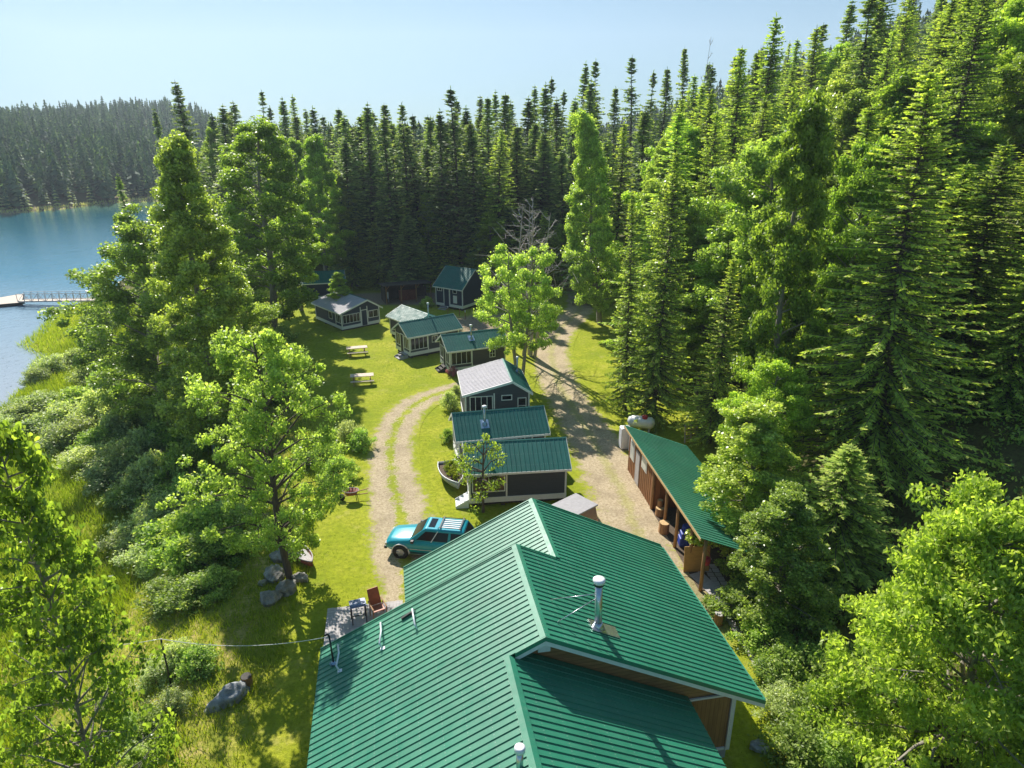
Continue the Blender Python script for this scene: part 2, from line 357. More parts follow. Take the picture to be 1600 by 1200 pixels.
# ------------------------------------------------------------ ground, lake, roads
def grid_axis(segs):
    out = []
    for a, b, st in segs: out += list(np.arange(a, b, st))
    return np.array(out + [segs[-1][1]])
def build_ground():
    gx = grid_axis([(-1500, -400, 55), (-400, -110, 8), (-110, -64, 2), (-64, 44, .8), (44, 120, 4), (120, 400, 14), (400, 1500, 60)])
    gy = grid_axis([(-60, 6, 5), (6, 104, .8), (104, 280, 4), (280, 640, 12), (640, 2600, 90)])
    X, Y = np.meshgrid(gx, gy); x = X.ravel(); y = Y.ravel(); z = ground_h(x, y)
    fm = (x > -66) & (x < 44) & (y < 104)
    z = z + np.where(fm, rng.normal(0, .018, len(x)), 0)
    dr = dist_line(x, y, ROADC); dt = dist_line(x, y, TRACKC); z = np.where((dr < 4) | (dt < 3.5), ground_h(x, y), z)
    nx, ny = len(gx), len(gy)
    i = np.arange(nx-1)[None, :] + (np.arange(ny-1)*nx)[:, None]; i = i.ravel()
    F = np.stack([i, i+1, i+nx+1, i+nx], 1)
    me = npmesh('ground', np.stack([x, y, z], 1), F, None, None, True)
    e = x - interp(EDGE, y); d1 = x - interp(SHORE, y); g = x - interp(HILL, y); d2 = y - interp(FAR, x)
    bank = sstep(3.5, .5, e)*sstep(-13, -8, e)*sstep(70, 45, y)
    marsh = sstep(-6, -11, e)*(y < 130)
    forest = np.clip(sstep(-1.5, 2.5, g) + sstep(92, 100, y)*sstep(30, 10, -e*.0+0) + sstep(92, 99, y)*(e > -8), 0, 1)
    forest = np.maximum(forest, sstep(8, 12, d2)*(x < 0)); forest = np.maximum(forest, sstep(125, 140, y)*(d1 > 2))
    # yard near the back cabins is bare earth
    bare = np.maximum(sstep(5.5, 3.5, np.hypot((x+1.5)/1.3, y-72)), sstep(5, 3.5, np.hypot((x+13)/2.6, (y-84)/.8)))
    bare = np.maximum(bare, sstep(1.9, .6, np.abs(x-(7.0+(38-y)*.12)))*sstep(22, 25, y)*sstep(44, 38, y)*.75)
    ca = me.color_attributes.new('zones', 'FLOAT_COLOR', 'POINT')
    sand = sstep(11, 6, d2)*sstep(-3, 0, d2)*(x < 0)
    rgba = np.stack([np.clip(bank, 0, 1), np.clip(forest, 0, 1), np.clip(marsh, 0, 1), np.clip(np.maximum(bare, sand), 0, 1)], 1)
    ca.data.foreach_set('color', rgba.astype(np.float32).ravel())
    m, n, b = mat('ground_cover')
    ge = N(n, 'ShaderNodeNewGeometry').outputs['Position']
    at = N(n, 'ShaderNodeAttribute', attribute_name='zones')
    sp = N(n, 'ShaderNodeSeparateColor'); n.links.new(at.outputs['Color'], sp.inputs[0])
    lawn = lawn_color(n, ge)
    n1 = noise(n, .9, 6, .7, ge); n2 = noise(n, 5, 5, .7, ge); n3 = noise(n, .22, 4, .6, ge)
    bankc = ramp(n, n1, [(.3, (.13, .20, .02)), (.5, (.36, .33, .06)), (.62, (.52, .40, .16)), (.75, (.24, .29, .03))])
    bankc = mixc(n, ramp(n, n2, [(.45, (0, 0, 0)), (.65, (1, 1, 1))]), bankc, (.16, .21, .03))
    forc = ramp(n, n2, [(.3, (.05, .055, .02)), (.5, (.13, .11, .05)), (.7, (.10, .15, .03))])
    marc = ramp(n, n1, [(.3, (.16, .24, .03)), (.5, (.33, .37, .03)), (.7, (.42, .38, .07))])
    barec = ramp(n, n2, [(.3, (.20, .15, .10)), (.6, (.40, .31, .22)), (.75, (.20, .20, .06))])
    c = mixc(n, sp.outputs[2], lawn, marc); c = mixc(n, sp.outputs[0], c, bankc)
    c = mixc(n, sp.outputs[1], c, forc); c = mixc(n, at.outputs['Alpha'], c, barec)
    n.links.new(c, b.inputs['Base Color']); b.inputs['Roughness'].default_value = .95; b.inputs['Specular IOR Level'].default_value = .1
    bump(n, b, mth(n, 'ADD', n2, mth(n, 'MULTIPLY', noise(n, 30, 3, .7, ge), .6)), .6, .12)
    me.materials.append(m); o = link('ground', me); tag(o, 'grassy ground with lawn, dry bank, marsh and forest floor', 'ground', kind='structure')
def lawn_color(n, ge):
    a = noise(n, .35, 5, .65, ge); b = noise(n, 3.5, 6, .75, ge); c = noise(n, 26, 3, .7, ge)
    x = ramp(n, a, [(.3, (.22, .29, .016)), (.5, (.34, .38, .02)), (.68, (.48, .46, .05))])
    x = mixc(n, ramp(n, b, [(.35, (1, 1, 1)), (.6, (0, 0, 0))]), x, (.21, .25, .014))
    dd = noise(n, .8, 6, .75, ge)
    x = mixc(n, mth(n, 'MULTIPLY', ramp(n, dd, [(.56, (0, 0, 0)), (.70, (1, 1, 1))]), .55), x, (.46, .40, .13))
    return mixc(n, mth(n, 'MULTIPLY', ramp(n, c, [(.5, (0, 0, 0)), (.75, (1, 1, 1))]), .45), x, (.36, .37, .07))
def build_track(name, C, wid, label, wheel, gl, sp=.35):
    # resample
    seg = np.r_[0, np.cumsum(np.hypot(*np.diff(C, axis=0).T))]; n = int(seg[-1]/sp)+1
    t = np.linspace(0, seg[-1], n); c = np.stack([np.interp(t, seg, C[:, 0]), np.interp(t, seg, C[:, 1])], 1)
    d = np.gradient(c, axis=0); d /= np.linalg.norm(d, axis=1)[:, None]; nn = np.stack([d[:, 1], -d[:, 0]], 1)
    m = 22; u = np.linspace(-1, 1, m); V = []; A = []
    for i in range(n):
        wv = np.interp(t[i], np.linspace(0, seg[-1], len(wid)), wid)
        for s in u:
            q = c[i] + nn[i]*s*wv; V.append((q[0], q[1], gh(q[0], q[1])+.022)); A.append((s*wv/ (wheel*2), s, 0, 1))
    idx = np.arange(m-1)[None, :] + (np.arange(n-1)*m)[:, None]; idx = idx.ravel()
    me = npmesh(name, V, np.stack([idx, idx+1, idx+m+1, idx+m], 1), None, None, True)
    ca = me.color_attributes.new('lane', 'FLOAT_COLOR', 'POINT'); ca.data.foreach_set('color', np.array(A, np.float32).ravel())
    mt, nd, b = mat(name+'_gravel'); ge = N(nd, 'ShaderNodeNewGeometry').outputs['Position']
    at = N(nd, 'ShaderNodeAttribute', attribute_name='lane'); s2 = N(nd, 'ShaderNodeSeparateXYZ'); nd.links.new(at.outputs['Vector'], s2.inputs[0])
    n1 = noise(nd, 1.1, 6, .7, ge); n2 = noise(nd, 7, 5, .75, ge); n3 = noise(nd, 28, 4, .8, ge)
    grav = ramp(nd, n2, [(.3, (.27, .205, .12)), (.5, (.47, .375, .24)), (.7, (.62, .52, .365))])
    grav = mixc(nd, mth(nd, 'MULTIPLY', ramp(nd, n3, [(.5, (0, 0, 0)), (.7, (1, 1, 1))]), .45), grav, (.70, .62, .51))
    grav = mixc(nd, mth(nd, 'MULTIPLY', ramp(nd, noise(nd, .55, 5, .7, ge), [(.45, (0, 0, 0)), (.65, (1, 1, 1))]), .5), grav, (.27, .215, .14))
    grav = mixc(nd, ramp(nd, noise(nd, 10, 3, .6, ge), [(.66, (0, 0, 0)), (.72, (1, 1, 1))]), grav, (.13, .11, .08))
    lawn = lawn_color(nd, ge)
    edge = mth(nd, 'ABSOLUTE', s2.outputs[1])           # 0..1
    jit = mth(nd, 'ADD', mth(nd, 'MULTIPLY', mth(nd, 'SUBTRACT', n1, .5), 1.1), mth(nd, 'MULTIPLY', mth(nd, 'SUBTRACT', n2, .5), .9))
    ef = ramp(nd, mth(nd, 'ADD', edge, jit), [(.60, (0, 0, 0)), (.82, (1, 1, 1))])
    ef2 = mth(nd, 'MAXIMUM', ef, ramp(nd, edge, [(.90, (0, 0, 0)), (1, (1, 1, 1))]))
    ctr = mth(nd, 'ABSOLUTE', s2.outputs[0])            # 0 at the middle, .5 in the wheel lane
    cf = ramp(nd, mth(nd, 'ADD', ctr, mth(nd, 'MULTIPLY', jit, 1.0)), [(.10, (1, 1, 1)), (.26, (0, 0, 0))])
    fac = mth(nd, 'MAXIMUM', ef2, mth(nd, 'MULTIPLY', cf, gl))
    nd.links.new(mixc(nd, fac, grav, lawn), b.inputs['Base Color']); b.inputs['Roughness'].default_value = .95; b.inputs['Specular IOR Level'].default_value = .1
    bump(nd, b, mth(nd, 'ADD', n2, n3), .5, .06)
    me.materials.append(mt); o = link(name, me); tag(o, label, 'track', kind='structure')
build_ground()
build_track('gravel_road', ROADC, [2.9, 2.5, 2.15, 2.1, 2.2, 2.1, 2.1, 2.3], 'gravel road passing behind the cabins into the forest', .75, .35)
build_track('gravel_track', TRACKC, [1.4, 2.2, 2.1, 1.9, 1.85, 1.8, 1.7, 1.7], 'two-rut gravel track curving across the lawn', .72, .95)
def build_lake():
    # reaches under both banks
    V = [(-900, -60, -4), (-30, -60, -4), (-30, 330, -4), (-900, 330, -4)]
    me = npmesh('lake', V, [(0, 1, 2, 3)])
    m, n, b = mat('lake_water'); ge = N(n, 'ShaderNodeNewGeometry').outputs['Position']
    s = N(n, 'ShaderNodeSeparateXYZ'); n.links.new(ge, s.inputs[0])
    # paler by the landing: shoal water plus painted sky reflection; deep water teal
    dy = mth(n, 'ADD', s.outputs[1], mth(n, 'MULTIPLY', noise(n, .06, 3, .5, ge), 14))
    c = ramp(n, mth(n, 'DIVIDE', dy, 300), [(.20, (.34, .37, .42)), (.32, (.22, .32, .40)), (.42, (.05, .20, .30)), (.72, (.012, .11, .15)), (.80, (.10, .20, .13))])
    c = mixc(n, mth(n, 'MULTIPLY', ramp(n, noise(n, 1.8, 5, .8, ge), [(.58, (0, 0, 0)), (.66, (1, 1, 1))]), ramp(n, mth(n, 'DIVIDE', dy, 300), [(.26, (1, 1, 1)), (.30, (0, 0, 0))])), c, (.07, .10, .06))
    n.links.new(c, b.inputs['Base Color']); b.inputs['Roughness'].default_value = .07; b.inputs['IOR'].default_value = 1.33
    mp = N(n, 'ShaderNodeMapping'); mp.inputs['Scale'].default_value = (1, .8, 1); n.links.new(ge, mp.inputs[0])
    w1 = noise(n, 1.6, 4, .65, mp.outputs[0], .6); w2 = noise(n, .25, 3, .6, mp.outputs[0])
    bump(n, b, mth(n, 'ADD', mth(n, 'MULTIPLY', w1, .5), mth(n, 'MULTIPLY', w2, .7)), .55, .22)
    me.materials.append(m); tag(link('lake', me), 'calm teal lake with pale ripples by the reeds', 'lake', kind='structure')
build_lake()

# ------------------------------------------------------------ ribbed metal roof panels
def ribbed(mb, ps, q, strips, pitch=.23, h=.027, bw=.04, tw=.022, th=.035):
    """ps(u,v)->(x,y,z) plane point; q = unit normal; strips = [(u0,u1,v0,v1)]; ribs run along v."""
    q = Vector(q)
    for (u0, u1, v0, v1) in strips:
        c = [Vector(ps(*t)) for t in ((u0, v0), (u1, v0), (u1, v1), (u0, v1))]
        mb.hexa([tuple(p - q*th) for p in c] + [tuple(p) for p in c])
        k = math.ceil((u0+bw)/pitch)
        while k*pitch < u1-bw/2:
            u = k*pitch
            V = []
            for v in (v0+.005, v1-.005):
                for du, hh in ((-bw/2, .0), (-tw/2, h), (tw/2, h), (bw/2, .0)):
                    V.append(tuple(Vector(ps(u+du, v)) + q*(hh+.001)))
            mb.add(V, [(0, 1, 5, 4), (1, 2, 6, 5), (2, 3, 7, 6), (3, 2, 1, 0), (4, 5, 6, 7)])
            k += 1
def cap_strip(mb, a, b, d1, d2, w=.14, lift=.04):
    """ridge cap from a to b, legs along unit vectors d1,d2 (down the two slopes)"""
    a = Vector(a)+Vector((0, 0, lift)); b = Vector(b)+Vector((0, 0, lift)); d1 = Vector(d1)*w; d2 = Vector(d2)*w; t = Vector((0, 0, -.012))
    mb.add([tuple(p) for p in (a+d1, a, a+d2, b+d1, b, b+d2, a+d1+t, a+t, a+d2+t, b+d1+t, b+t, b+d2+t)],
           [(0, 1, 4, 3), (1, 2, 5, 4), (6, 9, 10, 7), (7, 10, 11, 8), (0, 3, 9, 6), (2, 8, 11, 5), (0, 6, 7, 1), (1, 7, 8, 2), (3, 4, 10, 9), (4, 5, 11, 10)])

# ------------------------------------------------------------ main lodge (local x = v to the right, y = u away)
HD = R(-10.2)
lodge = empty('lodge', (0, 0, 0), -HD, 'large lodge under three stepped green ribbed metal roofs, nearest building', 'house')
rB, vB, vC, zC = 6.5, 3.7, 2.65, 5.975
S = .5; nl = Vector((-S, 0, 1)).normalized(); nr = Vector((S, 0, 1)).normalized()
dl = Vector((-1, 0, -S)).normalized(); dr_ = Vector((1, 0, -S)).normalized()
Lp = lambda u, v: (v, u, rB - S*(vB-v)); Rp = lambda u, v: (v, u, rB - S*(v-vB))
uA0, uA1, vA, zA = 18.5, 24.0, 5.15, 5.775
Ap = lambda u, v: (v, u, zA - S*(vA-v)); Cp = lambda u, v: (v, u, zC - S*(v-vC))
U0 = 7.0
mb = MB(); ribbed(mb, Lp, nl, [(U0, 15.24, -3.17, vC), (15.24, 19.83, -3.17, vB)]); rf = mb.build('roof', M['roof'], lodge); rf['label'] = 'broad left roof slope, brightest'
mb = MB(); ribbed(mb, Rp, nr, [(15.24, 19.83, vB, 10.95), (19.83, uA1, vA, 10.95)]); rf2 = mb.build('roof', M['roof'], lodge); rf2['label'] = 'long right roof slope with the guyed chimney'
mb = MB(); ribbed(mb, Ap, nl, [(uA0, uA1, -.2, vA)]); rf3 = mb.build('roof', M['roof'], lodge); rf3['label'] = 'far left roof slope'
mb = MB(); ribbed(mb, Cp, nr, [(U0, 15.66, vC, 8.51)]); rf4 = mb.build('roof', M['roof'], lodge); rf4['label'] = 'lower near right roof slope, half in shade'
for par, a, b, in ((rf, (vB, 15.2, rB), (vB, 19.87, rB)), (rf3, (vA, 19.9, zA), (vA, uA1+.04, zA)), (rf4, (vC, U0, zC), (vC, 15.22, zC))):
    mb = MB(); cap_strip(mb, a, b, dl, dr_, .17, .045); mb.build('ridge_cap', M['roof'], par)
# rake trims: green metal edge and white board under it
def rake(par, f, u, v0, v1, side, name='rake_trim'):
    mb = MB(); a = Vector(f(u, v0)); b = Vector(f(u, v1)); y = .02*side
    for z0, z1, yy, in ((.045, -.11, 0),):
        mb.hexa([(a.x, a.y+y, a.z+z1), (b.x, b.y+y, b.z+z1), (b.x, b.y+y+.05*side, b.z+z1), (a.x, a.y+y+.05*side, a.z+z1),
                 (a.x, a.y+y, a.z+z0), (b.x, b.y+y, b.z+z0), (b.x, b.y+y+.05*side, b.z+z0), (a.x, a.y+y+.05*side, a.z+z0)])
    mb.build(name, M['roof'], par)
    mb = MB(); y = .02*side
    mb.hexa([(a.x, a.y+y, a.z-.27), (b.x, b.y+y, b.z-.27), (b.x, b.y+y+.03*side, b.z-.27), (a.x, a.y+y+.03*side, a.z-.27),
             (a.x, a.y+y, a.z-.114), (b.x, b.y+y, b.z-.114), (b.x, b.y+y+.03*side, b.z-.114), (a.x, a.y+y+.03*side, a.z-.114)])
    mb.build('fascia_board', M['white'], par)
rake(rf, Lp, 15.24, vC+.18, vB, -1); rake(rf2, Rp, 15.24, vB+.004, 10.95, -1)
rake(rf, Lp, 19.83, -3.17, vB, 1); rake(rf3, Ap, uA1, -.2, vA, 1); rake(rf2, Rp, uA1, vA+.004, 10.95, 1)
mb = MB(); a = Vector(Rp(19.85, vB)); b = Vector(Rp(19.85, vA)) 
mb.hexa([(a.x, 19.84, a.z-.12), (b.x, 19.84, b.z-.12), (b.x, 19.9, b.z-.12), (a.x, 19.9, a.z-.12), (a.x, 19.84, a.z+.04), (b.x, 19.84, b.z+.04), (b.x, 19.9, b.z+.04), (a.x, 19.9, a.z+.04)])
mb.build('rake_trim', M['roof'], rf2)
mb = MB(); mb.box(10.9, 11.02, 15.3, 23.9, 2.72, 2.86); mb.build('gutter', M['roof'], lodge)
# walls
mb = MB()
mb.prism([(-2.7, .25), (vC+.6, .25), (vC+.6, zC-.35), (vC, zC-.1), (-2.7, 3.2)], 'y', U0+.4, 19.4)      # left wing body
mb.build('wall', M['cedar'], lodge)
mb = MB(); mb.prism([(-2.7, .0), (10.16, .0), (10.16, .55), (-2.7, .55)], 'y', 15.75, 19.36); mb.prism([(.3, 0), (10.16, 0), (10.16, .55), (.3, .55)], 'y', 19.38, 23.5)
mb.build('foundation', M['concrete'], lodge)
mb = MB(); mb.prism([(3.3, .58), (10.15, .58), (10.15, 2.86), (3.3, 2.86)], 'y', 15.7, 19.35); mb.build('wall', M['cedar'], lodge)
mb = MB(); mb.prism([(2.2, 2.9), (10.15, 2.9), (10.15, 3.1), (vB, rB-.14), (2.2, rB-.9)], 'y', 15.72, 19.3); g = mb.build('wall', M['cedar_h'], lodge); g['label'] = 'gable wall of level golden boards'
mb = MB(); mb.prism([(.35, .58), (10.1, .58), (10.1, 3.1), (vA, zA-.14), (.35, 3.25)], 'y', 19.42, 23.55); mb.build('wall', M['cedar'], lodge)
mb = MB(); mb.prism([(3.3, 0), (8.1, 0), (8.1, 3.1), (3.3, 5.4)], 'y', U0+.4, 15.66); mb.build('wall', M['cedar'], lodge)
# soffit boards under the gable overhang, ridge beam, corner and base trim
mb = MB(); a, b = Rp(15.3, vB+.05), Rp(15.3, 10.9)
mb.hexa([(a[0], 15.3, a[2]-.12), (b[0], 15.3, b[2]-.12), (b[0], 15.74, b[2]-.12), (a[0], 15.74, a[2]-.12), (a[0], 15.3, a[2]-.05), (b[0], 15.3, b[2]-.05), (b[0], 15.74, b[2]-.05), (a[0], 15.74, a[2]-.05)])
mb.build('soffit', M['cedar_h'], lodge)
MB().box(vB-.18, vB+.18, 15.32, 15.8, rB-.62, rB-.2).build('ridge_beam', M['white'], lodge)
mb = MB(); mb.box(10.05, 10.2, 15.62, 15.69, .5, 3.1); mb.box(10.165, 10.2, 15.7, 15.85, .5, 3.1); mb.build('corner_board', M['white'], lodge)
MB().box(8.3, 10.04, 15.64, 15.69, .5, .6).build('base_board', M['white'], lodge)
MB().box(8.3, 10.04, 15.64, 15.70, 2.83, 2.9).build('band_board', M['white'], lodge)
# chimney with flashing and guy rods
def on_R(u, v, d=0): return Vector(Rp(u, v)) + nr*d
cb = on_R(16.45, 5.68)
ch = MB(); ch.tube([cb+Vector((0, 0, -.2)), cb+Vector((-.06, 0, 1.62))], .115, 14); cho = ch.build('chimney', M['steel'], lodge)
mb = MB(); t = cb+Vector((-.06, 0, 1.6)); mb.tube([t, t+Vector((0, 0, .10))], .16, 16); mb.build('chimney_collar', M['black'], cho)
mb = MB(); mb.tube([t+Vector((0, 0, .10)), t+Vector((0, 0, .2)), t+Vector((0, 0, .23))], [.19, .19, .12], 16); mb.build('chimney_cap', M['plastic_white'], cho)
mb = MB(); mb.tube([cb+Vector((0, 0, -.15)), cb+Vector((-.01, 0, .12)), cb+Vector((-.01, 0, .22))], [.24, .16, .125], 12)
pts = [on_R(16.45+du, 5.68+dv, .035) for du, dv in ((-.26, -.28), (.26, -.28), (.26, .62), (-.26, .62))]
mb.hexa([tuple(p-nr*.02) for p in pts] + [tuple(p) for p in pts]); mb.build('chimney_flashing', M['steel'], cho)
for (u, v), hh in (((17.15, 4.31), 1.28), ((16.05, 4.24), 1.12)):
    mb = MB(); mb.tube([on_R(u, v, .02), cb+Vector((-.12, 0, hh))], .014, 6); mb.build('guy_rod', M['steel'], cho)
# second flue rising from the left slope near the lower ridge
fb = Vector(Lp(11.75, 2.3)); mb = MB(); mb.tube([fb+Vector((0, 0, -.2)), fb+Vector((0, 0, .55))], .085, 14); fo = mb.build('chimney', M['steel'], lodge)
mb = MB(); mb.tube([fb+Vector((0, 0, .55)), fb+Vector((0, 0, .68)), fb+Vector((0, 0, .70))], [.13, .13, .09], 18); mb.build('chimney_cap', M['plastic_white'], fo)
# roof vents: bent white pipes lying up from the left slope
def on_L(u, v, d=0): return Vector(Lp(u, v)) + nl*d
for (u0, v0, u1, v1) in ((18.28, -2.40, 19.35, -2.42), (18.25, -.98, 19.3, -.95)):
    mb = MB(); mb.tube([on_L(u0, v0, .03), on_L(u0+.05, v0, .22), on_L((u0+u1)/2, v0+.08, .26), on_L(u1, v1, .2), on_L(u1+.03, v1, .05)], .03, 8)
    mb.box(*[x for c_, r_ in zip(on_L(u0, v0, 0), (.07, .07, .04)) for x in (c_-r_, c_+r_)]); mb.build('roof_vent', M['plastic_white'], lodge)
mb = MB(); mb.tube([on_L(18.26, .18, .03), on_L(18.3, .18, .2), on_L(19.05, .16, .26), on_L(19.1, .15, .1)], .03, 8); mb.build('roof_vent', M['plastic_white'], lodge)
mb = MB(); mb.hexa([tuple(on_L(19.12+du, -.3+dv, h_)) for h_ in (.03, .1) for du, dv in ((-.04, 0), (.04, 0), (.12, .46), (.04, .46))]); mb.build('snow_guard', M['black'], lodge)
# service mast with wire
ms = on_L(18.75, -2.62); mt_ = ms+Vector((-.05, 0, 1.15))
mb = MB(); mb.tube([ms-Vector((0, 0, .3)), mt_], .03, 8); mb.tube([mt_, mt_+Vector((-.05, 0, .1)), mt_+Vector((-.14, 0, .06))], .035, 8); mo = mb.build('service_mast', M['black'], lodge)
mb = MB(); mb.tube([ms+Vector((-.03, 0, 0)), ms+Vector((0, 0, .05)), ms+Vector((0, 0, .12))], [.14, .1, .04], 10); mb.build('mast_flashing', M['flash'], mo)
# deck boards at the left front
dk = empty('deck', (0, 0, 0), -HD, 'grey weathered plank deck at the left front of the lodge', 'deck')
def toloc(p): 
    x, y = p[0], p[1]; U = (sin(HD), cos(HD)); return (x*U[1]-y*U[0], x*U[0]+y*U[1])
d0 = toloc(P(530, 1000, .5)); d1 = toloc(P(631, 941, .5))
mb = MB(); dx0, dx1 = -3.55, -.35; y0, y1 = 20.5, 25.4; x = dx0
while x < dx1: mb.box(x, x+.132, y0, y1-random.random()*.03, .46, .5); x += .14
mb.build('planks', M['grey_wood'], dk)
mb = MB(); mb.box(dx0, dx1, y0+.05, y0+.1, .26, .455); mb.box(dx0, dx1, y1-.14, y1-.06, .26, .455)
for px_ in (dx0+.1, dx1-.2):
    for py_ in (y0+.2, y1-.25): mb.box(px_, px_+.1, py_, py_+.1, -.3, .26)
mb.build('frame', M['grey_wood'], dk)

# ------------------------------------------------------------ cabins
def local(o, h):   # returns world Matrix of a cabin frame: x along heading h, y to its left-hand (away) side
    return o, h
def window(root, face, L, D, a0, a1, z0, z1, nm, par=None, inside='glass', name='window', hm=0, fw=.055):
    """face F: y=0 wall, A: x=0 wall, B: x=L wall. frame proud of the wall."""
    fr = MB(); pn = MB()
    def bx(m, a, b, c, d, p0, p1):
        if face == 'F': m.box(a, b, -p1, -p0, c, d)
        elif face == 'A': m.box(-p1, -p0, a, b, c, d)
        else: m.box(L+p0, L+p1, a, b, c, d)
    bx(fr, a0, a1, z1-fw, z1, .004, .05); bx(fr, a0, a1, z0, z0+fw, .004, .055); bx(fr, a0, a0+fw, z0+fw, z1-fw, .004, .05); bx(fr, a1-fw, a1, z0+fw, z1-fw, .004, .05)
    for i in range(nm):
        c = a0 + (a1-a0)*(i+1)/(nm+1); bx(fr, c-.02, c+.02, z0+fw, z1-fw, .004, .045)
    for i in range(hm):
        c = z0 + (z1-z0)*(i+1)/(hm+1); bx(fr, a0+fw, a1-fw, c-.016, c+.016, .006, .04)
    f = fr.build(name, M['white'], root)
    bx(pn, a0+fw, a1-fw, z0+fw, z1-fw, .003, .015); pn.build('pane', M[inside], f)
    return f
def cabin(name, label, o, h, L, D, zb, zw, ro, zr, ove=.3, ovg=.22, wallm='slate', roofm='roof_cabin', wins=(), ribs=True, skirt=.3, doors=(), group='green roofed cabins along the lawn', pitch=.235, posts=()):
    c = empty(name, (o[0], o[1], 0), pi/2-h, label, 'cabin', group)
    s1 = (zr-zw)/ro; s2 = (zr-zw)/(D-ro)
    mb = MB(); mb.prism([(0, zb), (D, zb), (D, zw), (ro, zr-.02), (0, zw)], 'x', 0, L); mb.build('wall', M[wallm], c)
    # roof
    f1 = lambda u, v: (u, v, zr + .06 - s1*(ro-v)); f2 = lambda u, v: (u, v, zr + .06 - s2*(v-ro))
    n1 = Vector((0, -s1, 1)).normalized(); n2 = Vector((0, s2, 1)).normalized()
    rp = []
    for f, n_, v0, v1 in ((f1, n1, -ove, ro), (f2, n2, ro, D+ove)):
        mb = MB()
        if ribs: ribbed(mb, f, n_, [(-ovg, L+ovg, v0, v1)], pitch, .022, .045, .016, .03)
        else:
            k = -ovg; 
            cc = [Vector(f(*t)) for t in ((-ovg, v0), (L+ovg, v0), (L+ovg, v1), (-ovg, v1))]
            mb.hexa([tuple(p-n_*.05) for p in cc]+[tuple(p) for p in cc])
        rp.append(mb.build('roof', M[roofm], c))
    mb = MB(); cap_strip(mb, (-ovg-.01, ro, zr+.06), (L+ovg+.01, ro, zr+.06), (0, -1*cos(atan(s1)), -sin(atan(s1))), (0, cos(atan(s2)), -sin(atan(s2))), .10, .03)
    mb.build('ridge_cap', M[roofm], rp[0])
    # fascia
    mb = MB(); e1 = f1(0, -ove)[2]; e2 = f2(0, D+ove)[2]
    mb.box(-ovg, L+ovg, -ove-.025, -ove, e1-.13, e1-.005); mb.box(-ovg, L+ovg, D+ove, D+ove+.025, e2-.13, e2-.005)
    for x0 in (-ovg-.028, L+ovg+.003):
        for f, a, b in ((f1, -ove, ro), (f2, ro, D+ove)):
            A, B = f(0, a), f(0, b)
            mb.hexa([(x0, A[1], A[2]-.15), (x0+.025, A[1], A[2]-.15), (x0+.025, B[1], B[2]-.15), (x0, B[1], B[2]-.15), (x0, A[1], A[2]+.02), (x0+.025, A[1], A[2]+.02), (x0+.025, B[1], B[2]+.02), (x0, B[1], B[2]+.02)])
    mb.build('fascia', M['white'], c)
    # trim
    for x0 in (-.03, L-.07):
        for y0 in (-.03, D-.07): MB().box(x0, x0+.10, y0, y0+.10, zb+skirt, zw-.02).build('corner_post', M['white'], c)
    for (fc, a) in posts:
        mb = MB()
        if fc == 'F': mb.box(a-.045, a+.045, -.028, .01, zb+skirt, zw-.02)
        elif fc == 'A': mb.box(-.028, .01, a-.045, a+.045, zb+skirt, zw-.02)
        else: mb.box(L-.01, L+.028, a-.045, a+.045, zb+skirt, zw+.25)
        mb.build('wall_trim', M['white'], c)
    mb = MB(); mb.box(-.035, L+.035, -.035, D+.035, zb-.02, zb+skirt); mb.build('skirt_board', M['white'], c)
    mb = MB()
    for x0 in np.linspace(.1, L-.3, 4):
        for y0 in (.05, D-.25): mb.box(x0, x0+.2, y0, y0+.2, -.15, zb-.02)
    mb.box(.1, L-.1, .28, D-.3, -.1, zb-.022)
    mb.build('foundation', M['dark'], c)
    for wd in wins: window(c, wd[0], L, D, *wd[1:])
    for (fc, a0, a1, z1, col) in doors:
        mb = MB(); fr = MB()
        z0 = zb+.02
        if fc == 'F': mb.box(a0, a1, -.05, -.036, z0, z1); fr.box(a0-.07, a0, -.06, 0, z0, z1+.07); fr.box(a1, a1+.07, -.06, 0, z0, z1+.07); fr.box(a0, a1, -.06, 0, z1, z1+.07)
        elif fc == 'A': mb.box(-.05, -.036, a0, a1, z0, z1); fr.box(-.06, 0, a0-.07, a0, z0, z1+.07); fr.box(-.06, 0, a1, a1+.07, z0, z1+.07); fr.box(-.06, 0, a0, a1, z1, z1+.07)
        else: mb.box(L+.036, L+.05, a0, a1, z0, z1); fr.box(L, L+.06, a0-.07, a0, z0, z1+.07); fr.box(L, L+.06, a1, a1+.07, z0, z1+.07); fr.box(L, L+.06, a0, a1, z1, z1+.07)
        d = mb.build('door', M[col], c); fr.build('door_frame', M['white'], d)
    c['_r'] = 0; del c['_r']
    return c, (f1, f2, n1, n2), rp
def steps(c, y0, y1, top, n=3, run=.25, x=0, dirx=-1, m='plastic_white'):
    mb = MB(); h = top/n
    for i in range(n): 
        xa = x+dirx*(i*run+.06); xb = x+dirx*((i+1)*run+.06); z = top-(i+.6)*h
        mb.box(min(xa, xb), max(xa, xb), y0+.03, y1-.03, z-.04, z)
    for yy in (y0, y1-.03):
        mb.hexa([(x+dirx*.06, yy, -.05 + 0), (x+dirx*(n*run+.08), yy, -.1), (x+dirx*(n*run+.08), yy+.03, -.1), (x+dirx*.06, yy+.03, -.05),
                 (x+dirx*.06, yy, top-.02), (x+dirx*(n*run+.08), yy, .12), (x+dirx*(n*run+.08), yy+.03, .12), (x+dirx*.06, yy+.03, top-.02)])
    mb.build('steps', M[m], c)
